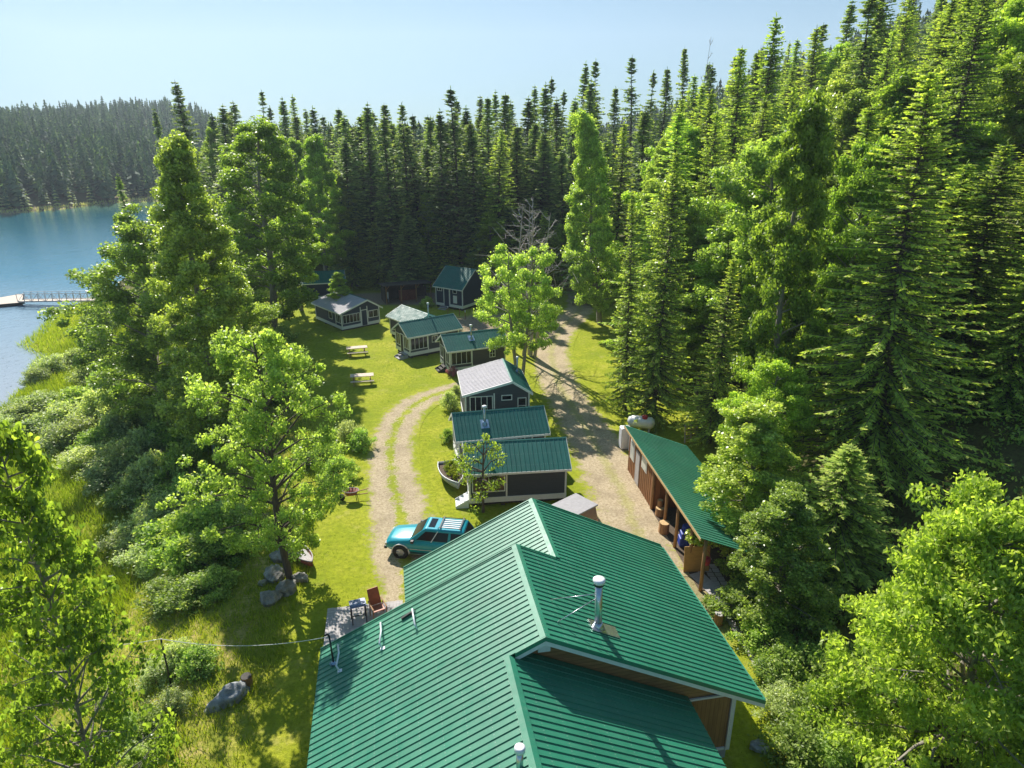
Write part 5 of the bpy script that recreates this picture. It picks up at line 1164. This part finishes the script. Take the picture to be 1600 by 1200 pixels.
# --- trees that stand out one by one
at_px('birch', 'birch_tree', 455, 27.1, 500, 262, q=0, label= 'light green birch standing on the lawn edge in front of the boulders', rz=.6)
at_px('bigleaf', 'cottonwood_tree', 50, 13.5, 645, 330, 'broad-leaved cottonwood closest to the viewer at the lower left', rz=1.2)
at_px('cotton', 'cottonwood_tree', 285, 42, 208, 205, 'tall dark green cottonwood at the shore with olive leaves', v=0)
at_px('cotton', 'cottonwood_tree', 215, 50, 330, 230, 'lower spreading cottonwood overhanging the lake by the gangway', v=1)
at_px('cotton', 'cottonwood_tree', 350, 48, 400, 160, 'low dark cottonwood behind the birch crown', v=1)
at_px('aspen', 'aspen_tree', 402, 68, 183, 175, 'brightest green aspen, broad crown, left of the lawn', v=2)
at_px('aspen', 'aspen_tree', 455, 78, 262, 90, 'small bright aspen crown leaning over the grey-roofed cabin', v=0)
at_px('aspen', 'aspen_tree', 495, 88, 208, 95, 'slender bright aspen just left of the dark spruces', v=0)
at_px('aspen', 'aspen_tree', 462, 96, 215, 70, 'narrow bright aspen behind the broad bright aspen', v=0)
at_px('spruce', 'spruce_tree', 305, 96, 124, 95, 'blackish spruce rising above the bright aspen', v=2)
at_px('spruce', 'spruce_tree', 255, 110, 166, 45, 'small dark spruce tip left of the blackish spruce', v=1)
at_px('spruce', 'spruce_tree', 205, 88, 268, 46, 'dark spruce beside the lake, behind the spreading cottonwood', v=1)
at_px('aspen', 'young_aspen', 528, 74, 425, 50, 'leafy young aspen touching the grey-roofed cabin', v=0)
at_px('forked', 'forked_tree', 812, 53.4, 383, 122, 'light green tree with forked trunk between cabins and road', v=0)
at_px('dead', 'dead_tree', 818, 61, 296, 80, 'cluster of bare grey dead stems behind the forked green tree', v=0)
at_px('apple', 'apple_tree', 757, 33.0, 682, 112, 'sparse apple tree in front of the nearest cabin', v=0, rz=2.0)
at_px('dead', 'dead_tree', 1090, 118, 30, 30, 'tall bare dead snag on the skyline', v=1)
at_px('dead', 'dead_tree', 1160, 100, 40, 30, 'bare snag between the uppermost hillside firs', v=1)
at_px('aspen', 'aspen_tree', 1195, 34, 560, 150, 'leafy young aspen rising over the middle of the shed roof', v=1)
at_px('aspen', 'aspen_tree', 1100, 51, 470, 110, 'rounded light aspen just right of the full fir', v=1)
at_px('cotton', 'cottonwood_tree', 1420, 40, 200, 120, 'grey-green cottonwood crown behind the huge fir', v=0)
at_px('cotton', 'cottonwood_tree', 548, 91, 265, 70, 'pale green cottonwood at the left end of the dark front row', v=0)
at_px('aspen', 'aspen_tree', 672, 93, 300, 50, 'slender aspen among the dark spruces behind the navy cabin', v=0)
at_px('dead', 'dead_tree', 1400, 60, 330, 40, 'grey dead stem beside the huge fir', v=1)
at_px('dead', 'dead_tree', 590, 108, 150, 26, 'thin bare snag among the spruces behind the woodshed', v=1)
at_px('maple', 'maple_tree', 1560, 17, 765, 560, 'yellow-green maple closest to the viewer at lower right', rz=.4)
at_px('fir', 'fir_tree', 1445, 33, 95, 400, 'huge fir filling the right side of the forest edge', v=1)
at_px('fir', 'fir_tree', 1042, 45.5, 232, 135, 'full fir at the forest edge straight behind the shed', v=0)
at_px('fir', 'fir_tree', 992, 47.5, 300, 80, 'slimmer fir leftmost on the road-side forest edge', v=2)
at_px('aspen', 'aspen_tree', 1245, 38, 135, 170, 'tall yellow-green aspen with bare pale trunk among the firs', v=0)
at_px('aspen', 'aspen_tree', 1345, 41, 215, 150, 'mid green aspen between the tall aspen and the huge fir', v=1)
at_px('young', 'cottonwood_tree', 1178, 30, 630, 235, 'bushy green tree hanging over the shed roof end', v=0)
at_px('fir', 'fir_tree', 1130, 42, 400, 120, 'low bushy fir above the shed roof', v=2)
at_px('fir', 'fir_tree', 1320, 27, 690, 240, 'low fir in front of the huge fir', v=2)
at_px('young', 'cottonwood_tree', 1232, 24.5, 765, 220, 'grey-green small tree right of the brick path', v=0)
at_px('fir', 'fir_tree', 1635, 36, 250, 180, 'yellowish fir cut by the right edge of view', v=0)
at_px('cotton', 'cottonwood_tree', 945, 72, 170, 120, 'tall leafy cottonwood beside the road bend', v=0)
at_px('aspen', 'aspen_tree', 905, 92, 300, 50, 'small pale aspen at the end of the road', v=0)
at_px('cotton', 'cottonwood_tree', 1010, 66, 210, 90, 'grey-green cottonwood behind the slim road-side fir', v=0)

# --- stands: rows given left to right
def stand(desc, Y, items, kind='spruce', name='spruce_tree', group='spruces of the forest', word='spruce', cat='tree'):
    items = sorted(items, key=lambda q: q[0]); cnt = {}
    for it in items:
        px, pyt, wpx = it[:3]; kd = it[3] if len(it) > 3 else kind; yy = Y + (it[4] if len(it) > 4 else random.uniform(-2, 2))
        wd_ = {'spruce': 'spruce', 'fir': 'fir', 'aspen': 'aspen', 'cotton': 'cottonwood'}[kd]; cnt[wd_] = cnt.get(wd_, 0)+1
        at_px(kd, wd_+'_tree', px, yy, pyt, wpx*(1.4 if kd == 'spruce' else 1.25), f'{ORD[cnt[wd_]-1]} {wd_} from the left in {desc}', cat, {'spruce': 'dark spruces of the forest', 'fir': 'firs of the hillside', 'aspen': 'aspens in the forest', 'cotton': 'cottonwoods in the forest'}[wd_ if wd_ != 'cottonwood' else 'cotton'], None)
stand('the dark front row behind the woodshed', 92, [(540, 215, 62), (572, 158, 60), (606, 178, 62), (633, 160, 60), (660, 190, 66), (688, 170, 62), (716, 135, 72), (748, 190, 70), (775, 200, 90, 'fir'), (808, 195, 76), (845, 205, 80), (880, 230, 60)])
stand('the gaps behind the dark front row', 97, [(px, random.uniform(175, 235), 66) for px in (535, 562, 588, 618, 645, 672, 700, 730, 760, 790, 830, 862)])
stand('the third row behind the woodshed', 110, [(px, random.uniform(150, 195), 60) for px in (350, 385, 420, 470, 500, 530, 560, 585, 612, 640, 668, 695, 722, 750, 780, 810, 840, 868, 895, 925)])
stand('the second row behind the woodshed', 102, [(552, 195, 60), (590, 170, 60), (620, 190, 62), (648, 178, 60), (676, 180, 62), (702, 168, 60), (735, 165, 62), (765, 150, 60), (792, 145, 66), (822, 150, 62), (852, 128, 60), (884, 150, 56), (912, 120, 60)])
stand('the skyline row left of centre', 120, [(335, 175, 50), (372, 172, 60), (410, 140, 46), (428, 165, 40), (445, 150, 48), (460, 148, 60, 'fir'), (490, 168, 40), (508, 180, 50), (528, 195, 48), (340, 200, 50, 'aspen'), (515, 240, 50)])
stand('the skyline row right of centre', 125, [(760, 148, 50), (775, 140, 40), (800, 155, 50), (838, 132, 44), (858, 120, 46), (872, 140, 46), (905, 95, 46), (930, 92, 52), (962, 135, 46), (990, 85, 58), (1012, 110, 46), (1035, 105, 50), (1070, 72, 44)])
stand('the row flanking the road end', 84, [(930, 215, 80, 'spruce', -2), (968, 190, 80, 'fir'), (1000, 165, 80, 'spruce'), (1040, 150, 86, 'fir'), (1082, 130, 92, 'fir')])
stand('the young growth below the dark front row', 89, [(545, 330, 70, 'fir'), (590, 345, 60, 'fir'), (640, 335, 60), (690, 340, 70, 'fir'), (765, 330, 60, 'aspen'), (800, 320, 70), (850, 330, 60, 'fir'), (880, 350, 50, 'aspen')])
def autorow(desc, Y, px0, px1, step, mix, h0=17, h1=24):
    its = []; px = px0+random.uniform(-8, 8)
    while px < px1:
        kd = random.choices(list(mix), list(mix.values()))[0]; yy = random.uniform(-3, 3)*Y/70
        x = xat(px, Y+yy, 0)
        for _ in range(5): x = xat(px, Y+yy, gh(x, Y+yy))
        H = random.uniform(h0, h1)*(.8 if kd in ('aspen', 'cotton') else 1); zt = gh(x, Y+yy)+H
        d = (Y+yy)*CT-(zt-HC)*ST; py = 600 + FPX*(-(zt-HC)*CT-(Y+yy)*ST)/d
        d2 = (Y+yy)*CT-(zt-H/2-HC)*ST
        wd = {'spruce': 6.0, 'fir': 7.8, 'aspen': 8, 'cotton': 8}[kd]*random.uniform(.85, 1.15)*FPX/d2
        its.append((px, py, wd, kd, yy)); px += step*random.uniform(.8, 1.2)
    stand(desc, Y, its)
autorow('the lowest hillside row beyond the shed', 52, 1085, 1660, 62, {'fir': 5, 'aspen': 4, 'cotton': 3}, 17, 25)
autorow('the second hillside row above the shed', 61, 1040, 1660, 58, {'fir': 5, 'aspen': 4, 'cotton': 2, 'spruce': 1}, 19, 27)
autorow('the third hillside row', 71, 1050, 1660, 52, {'fir': 6, 'aspen': 3, 'cotton': 2, 'spruce': 1}, 20, 27)
autorow('the fourth hillside row', 83, 1110, 1650, 50, {'fir': 6, 'aspen': 2, 'cotton': 1, 'spruce': 2}, 20, 27)
autorow('the fifth hillside row', 97, 1090, 1640, 48, {'fir': 5, 'cotton': 1, 'aspen': 1, 'spruce': 3}, 20, 27)
autorow('the upper hillside row near the skyline', 113, 1110, 1640, 44, {'fir': 2, 'spruce': 6}, 20, 27)
autorow('the top hillside row against the sky', 132, 1100, 1640, 42, {'fir': 1, 'spruce': 6}, 20, 27)
autorow('the right foreground thicket', 41, 1400, 1680, 85, {'fir': 3, 'aspen': 1}, 12, 16)

# --- shrubs
def shrubs(desc, items, cat='shrub', group='shrubs on the lakeside bank'):
    for i, (px, py, r_, h_, kd, lb) in enumerate(items):
        z = -2.5
        for _ in range(12):
            q = P(px, py, z); z = .5*z + .5*gh(q[0], q[1])
        plant(kd, {'willow': 'willow_shrub', 'shrub': 'green_shrub'}[kd], q[0], q[1], h_, lb or f'{ORD[i]} shrub from the left in {desc}', cat, group, None, r_, None, ('leaves', 'stems'))
shrubs('the grey willow row by the water', [(60, 600, 1.6, 1.8, 'willow', None), (85, 582, 2.2, 2.0, 'willow', None), (115, 572, 2.0, 2.0, 'willow', None), (140, 600, 2.0, 2.0, 'willow', None)])
shrubs('the pale willow thicket above the marsh', [(px, py, rr, hh*random.uniform(.8, 1.25), 'shrub' if k_ % 4 == 2 else 'willow', None) for k_, (px, py, rr, hh) in enumerate(sorted([(8, 668, 1.9, 1.5), (32, 655, 2.3, 1.9), (62, 642, 2.3, 1.9), (58, 678, 2.0, 1.6), (92, 664, 2.4, 2.2), (95, 700, 2.2, 1.9), (122, 640, 2.3, 2.4), (128, 690, 2.4, 2.3), (138, 732, 2.2, 1.9), (160, 668, 2.5, 2.6), (165, 712, 2.4, 2.4), (172, 758, 2.2, 2.0), (196, 700, 2.4, 2.6), (200, 745, 2.4, 2.4), (212, 790, 2.2, 2.1), (226, 735, 2.4, 2.7), (232, 780, 2.3, 2.4), (256, 770, 2.3, 2.6), (262, 812, 2.1, 2.2)]))])
shrubs('the dark green thicket under the cottonwoods', [(155, 560, 2.4, 3.0, 'shrub', None), (180, 610, 2.4, 3.2, 'shrub', None), (205, 650, 2.3, 3.6, 'shrub', None), (235, 690, 2.3, 3.5, 'shrub', None), (262, 720, 2.2, 3.4, 'shrub', None), (285, 760, 2.0, 3.0, 'shrub', None), (160, 520, 2.2, 3.2, 'shrub', None), (300, 800, 1.9, 2.6, 'shrub', None), (330, 690, 2.4, 3.4, 'shrub', None), (350, 640, 2.4, 3.2, 'shrub', None), (380, 600, 2.4, 3.0, 'shrub', None)])
shrubs('the shrubs along the top of the bank', [(px, py, rr, hh, kd, None) for px, py, rr, hh, kd in sorted([(200, 862, 1.7, 1.5, 'willow'), (228, 840, 2.0, 2.0, 'willow'), (232, 885, 1.7, 1.5, 'willow'), (262, 862, 2.0, 2.1, 'shrub'), (278, 825, 2.0, 2.4, 'willow'), (290, 890, 1.8, 1.9, 'shrub'), (305, 850, 2.0, 2.3, 'shrub'), (328, 880, 1.7, 1.9, 'shrub'), (340, 840, 1.9, 2.2, 'shrub'), (262, 940, 1.5, 1.2, 'shrub'), (298, 942, 1.4, 1.3, 'shrub'), (335, 922, 1.3, 1.2, 'shrub'), (360, 870, 1.4, 1.5, 'shrub'), (368, 820, 1.5, 1.7, 'willow')])])
shrubs('the low shrubs on the near bank', [(250, 1060, 1.1, .9, 'willow', None), (285, 1040, 1.1, 1.1, 'willow', None), (310, 1045, 1.0, 1.0, 'shrub', None), (265, 1110, .9, .8, 'willow', None), (240, 1140, .9, .8, 'shrub', None), (205, 1150, 1.0, .8, 'shrub', None), (180, 1090, .9, .7, 'willow', None), (225, 1195, .9, .7, 'shrub', None)])
shrubs('the hedge along the lawn edge by the aspen', [(420, 525, 1.8, 2.0, 'willow', None), (445, 535, 1.6, 1.8, 'shrub', None), (405, 575, 2.0, 2.6, 'shrub', None), (450, 565, 1.2, 1.0, 'willow', None), (430, 620, 1.8, 2.2, 'shrub', None), (455, 600, 1.3, 1.4, 'shrub', None), (545, 690, 1.2, 1.6, 'willow', None), (565, 700, 1.1, 1.4, 'shrub', None), (530, 745, 1.2, 1.4, 'shrub', None), (500, 720, 1.6, 1.8, 'shrub', None)])
shrubs('', [(703, 640, .9, 1.5, 'willow', 'grey-green bush at the left corner of the pale-roofed cabin'), (712, 625, .7, 1.3, 'willow', 'small bush behind the bush at the pale-roofed cabin'), (700, 690, .6, 1.0, 'shrub', 'small leafy bush at the porch of the cabin with stovepipe'), (668, 480, 1.0, 1.3, 'shrub', 'round green bush left of the navy cabin steps')])
shrubs('the brush right of the lodge', [(1150, 960, 1.3, 1.5, 'shrub', None), (1185, 1000, 1.3, 1.4, 'shrub', None), (1225, 1050, 1.2, 1.2, 'shrub', None), (1215, 1110, 1.1, 1.0, 'willow', None), (1240, 1180, 1.3, 1.2, 'shrub', None), (1330, 1080, 1.6, 1.8, 'shrub', None), (1380, 1190, 1.5, 1.5, 'willow', None), (1195, 1060, .9, .9, 'shrub', None), (1265, 1120, 1.2, 1.2, 'shrub', None), (1290, 1060, 1.4, 1.5, 'shrub', None), (1300, 1190, 1.3, 1.2, 'shrub', None), (1345, 1130, 1.4, 1.5, 'shrub', None), (1250, 980, 1.4, 1.7, 'shrub', None), (1165, 900, 1.2, 1.5, 'shrub', None)], group='brush right of the lodge')
for i, (px, py, lb) in enumerate([(715, 606, 'pink flowering bush at the far corner of the pale-roofed cabin')]):
    PR['pink'] = [shrub('pink_a', .6, .8, 41, 900, .1, 'flower', 10)]; q = P(px-8, py-18, 0); plant('pink', 'flower_bush', q[0], q[1], .9, lb, 'bush', None, 0, .6, None, ('leaves', 'stems'))
# plants in the boat planter
PR['fill'] = [shrub('fill_a', .55, .35, 42, 900, .09, 'grass', 9)]
for i, (dx, dy) in enumerate(((-.15, .9), (0, .3), (.1, -.3))):
    e_ = plant('fill', 'planter_plant', bp[0]+dx-.1, bp[1]+dy+.2, .4, f'{("farthest", "middle", "nearest")[i]} yellow-green clump growing in the boat planter', 'plant', 'plants in the boat planter', 0, .5, None, ('leaves', 'stems')); e_.location.z = .5

# ------------------------------------------------------------ grass (uncountable)
def blades(name, x, y, h, w_, mt, label, zoff=0.):
    n = len(x); z = ground_h(x, y)-.03+zoff; az = rng.random(n)*2*pi; ln = rng.normal(0, .35, (n, 2))
    b = np.stack([x, y, z], 1); s_ = np.stack([np.cos(az), np.sin(az), np.zeros(n)], 1)*(w_/2)[:, None]; t = b + np.stack([ln[:, 0]*h, ln[:, 1]*h, h], 1)
    V = np.stack([b-s_, b+s_, t], 1).reshape(-1, 3); F = np.arange(3*n).reshape(n, 3)
    me = npmesh(name, V, F, mt, np.clip(rng.normal(.5, .22, n), 0, 1)); o = link(name, me); tag(o, label, 'grass', kind='stuff')
def scatter(n, x0, x1, y0, y1, dens):
    x = rng.uniform(x0, x1, n*4); y = y0+(y1-y0)*rng.random(n*4)**1.3; k = rng.random(n*4) < dens(x, y); return x[k][:n], y[k][:n]
vn = lambda x, y, s: .5+.5*np.sin(x*s+1.7*np.sin(y*s*.7))*np.sin(y*s*1.1+1.3*np.sin(x*s*.8))
x, y = scatter(90000, -52, -12, 12, 80, lambda x, y: ((x-interp(EDGE, y) < -6.5) & (x-interp(SHORE, y) > -.6) & (np.abs(x) < .85*y+8))*(.35+.65*vn(x, y, .7)))
blades('marsh_grass', x, y, rng.uniform(.35, .95, len(x)), rng.uniform(.03, .07, len(x)), M['grass'], 'tall yellow-green marsh grass beside the lake')
x, y = scatter(14000, -260, -95, 170, 262, lambda x, y: ((y-interp(FAR, x) > -4) & (y-interp(FAR, x) < 5))*1.)
blades('shore_reeds', x, y, rng.uniform(.4, 1.1, len(x)), rng.uniform(.2, .4, len(x)), M['reed'], 'pale yellow reed strip along the far shore')
x, y = scatter(16000, -66, -40, 60, 104, lambda x, y: ((x-interp(SHORE, y) > -1.2) & (x-interp(SHORE, y) < 16))*(.5+.5*vn(x, y, .7)))
blades('reed_bed', x, y, rng.uniform(.4, 1.0, len(x)), rng.uniform(.06, .12, len(x)), M['grass'], 'yellow-green reeds on the shore point by the gangway')
x, y = scatter(60000, -24, -8, 10, 60, lambda x, y: ((np.abs(x-interp(EDGE, y)+3) < 6))*(.3+.7*vn(x, y, 1.3)))
blades('bank_grass', x, y, rng.uniform(.12, .4, len(x)), rng.uniform(.02, .05, len(x)), M['grass'], 'rough dry grass on the sloping bank')
def lawn_d(x, y):
    dr = dist_line(x, y, ROADC[::3]); dt = dist_line(x, y, TRACKC[::3])
    return ((dr > 2.2) & (dt > 1.6) & (x-interp(EDGE, y) > 0) & (x-interp(HILL, y) < 1))*(.3+.7*vn(x, y, 1.1))
x, y = scatter(70000, -26, 16, 12, 80, lawn_d)
M['lawn_blade'] = leaf('lawn_blades', (.13, .21, .012), (.22, .30, .018), (.36, .38, .05), .4, .8, .15)
blades('lawn_grass', x, y, rng.uniform(.04, .12, len(x)), rng.uniform(.02, .045, len(x)), M['lawn_blade'], 'short mown grass blades of the lawn')
# undergrowth on the forest floor: leaf clumps
def undergrowth():
    n = 3600; x = rng.uniform(8, 90, n*6); y = 16+120*rng.random(n*6)**1.4; g = x-interp(HILL, y); k = (g > -1.2) & (x < .80*y+9); x, y = x[k][:n], y[k][:n]
    m = 26; r_ = rng.uniform(.35, .9, len(x)); c = np.repeat(np.stack([x, y, ground_h(x, y)+.25], 1), m, 0); rr = np.repeat(r_, m)
    c = c + unit(rng.normal(size=c.shape))*rr[:, None]*(rng.random(len(c))[:, None]**.5)*[1, 1, .6]; q = len(c)
    d = unit(rng.normal(size=(q, 3))); wv = unit(np.cross(d, unit(np.array([0, 0, 1.])+rng.normal(0, .7, (q, 3))))); sz = rng.uniform(.12, .3, q)
    V, F = quads_from(c, d, wv, sz, sz*.6); o = link('undergrowth', npmesh('undergrowth', V, F, M['shrub'], np.clip(rng.normal(.45, .2, q), 0, 1))); tag(o, 'low leafy undergrowth covering the forest slope', 'undergrowth', kind='stuff')
undergrowth()
# ------------------------------------------------------------ far woods (one mass each)
def far_wood(name, pts, hs, label, seed, mt='needle', lay=11, per=9):
    r = np.random.default_rng(seed); n = len(pts); VV = []; TI = []
    x = pts[:, 0]; y = pts[:, 1]; z = ground_h(x, y); rad = hs*r.uniform(.13, .26, n); tb = r.normal(.38, .16, n)
    for L in range(lay):
        f = .06+.94*L/(lay-1); fb = f
        for k in range(per):
            az = r.random(n)*2*pi; rr = rad*(1-fb)**.85+.18; d = np.stack([np.cos(az), np.sin(az), np.zeros(n)], 1); s_ = np.stack([-np.sin(az), np.cos(az), np.zeros(n)], 1)
            top = np.stack([x, y, z+hs*np.minimum(1, f+.10+r.normal(0, .01, n))], 1); tip = np.stack([x, y, z+hs*(f+r.normal(0, .012, n))], 1)+d*(rr*r.uniform(.8, 1.2, n))[:, None]
            wv = (rr*.55+.1)[:, None]
            mid = (top*.35+tip*.65)
            VV.append(np.stack([top, mid+s_*wv*.7, tip, mid-s_*wv*.7], 1)); TI.append(np.clip(tb+r.normal(0, .15, n), 0, 1))
    V = np.concatenate(VV).reshape(-1, 3); F = np.arange(len(V)).reshape(-1, 4)
    o = link(name, npmesh(name, V, F, M[mt], np.concatenate(TI))); tag(o, label, 'forest', kind='stuff')
def pts_in(n, x0, x1, y0, y1, cond, seed, p=1.):
    r = np.random.default_rng(seed); x = r.uniform(x0, x1, n*8); y = y0+(y1-y0)*r.random(n*8)**p; k = cond(x, y); return np.stack([x[k], y[k]], 1)[:n]
pp = pts_in(4600, -420, -60, 190, 700, lambda x, y: (y-interp(FAR, x) > 7) & (x > -.86*y-10) & (x < -.22*y-10), 51, 1.7)
far_wood('far_shore_forest', pp, rng.uniform(7, 17, len(pp))*(1-.3*rng.random(len(pp))), 'dense conifer forest covering the far shore hills', 5, 'needle_far')
sx_ = np.linspace(-240, -90, 85); sp_ = np.stack([sx_+rng.normal(0, .6, 85), interp(FAR, sx_)+7+rng.normal(0, 1, 85)], 1)
far_wood('far_shore_bushes', sp_, rng.uniform(3, 6, 85), 'pale bushes lining the far lakeshore', 6, 'willow', 6, 9)
pp = pts_in(1300, -330, 60, 150, 640, lambda x, y: (x > -.44*y) & (x < -.05*y) & ((y-interp(FAR, x) > 7) | (x-interp(SHORE, y) > 12)), 53, 1.2)
far_wood('flat_forest_beyond', pp, rng.uniform(13, 22, len(pp)), 'conifers on the flat ground far behind the dark spruces', 8, 'needle_far')
pp = pts_in(2600, -60, 420, 145, 800, lambda x, y: (x < .62*y+10) & (x > -.35*y) & ((x-interp(HILL, y) > -10) | (y > 150)), 52, 1.3)
far_wood('upper_hill_forest', pp, rng.uniform(14, 21, len(pp)), 'distant conifers on the mountain slope behind the hillside', 7, 'needle_far')

# ------------------------------------------------------------ haze
def haze():
    mb = MB(); mb.box(-1600, 1600, -90, 2700, -14, 330); me_o = mb.build('haze', bpy.data.materials.new('haze_air')); m = me_o.data.materials[0]; m.use_nodes = True
    n = m.node_tree; n.nodes.clear(); v = N(n, 'ShaderNodeVolumePrincipled'); v.inputs['Density'].default_value = .00026; v.inputs['Color'].default_value = (.75, .86, 1, 1); v.inputs['Anisotropy'].default_value = .3
    o = N(n, 'ShaderNodeOutputMaterial'); n.links.new(v.outputs[0], o.inputs['Volume']); tag(me_o, 'faint bluish summer haze', 'haze', kind='stuff')
haze()
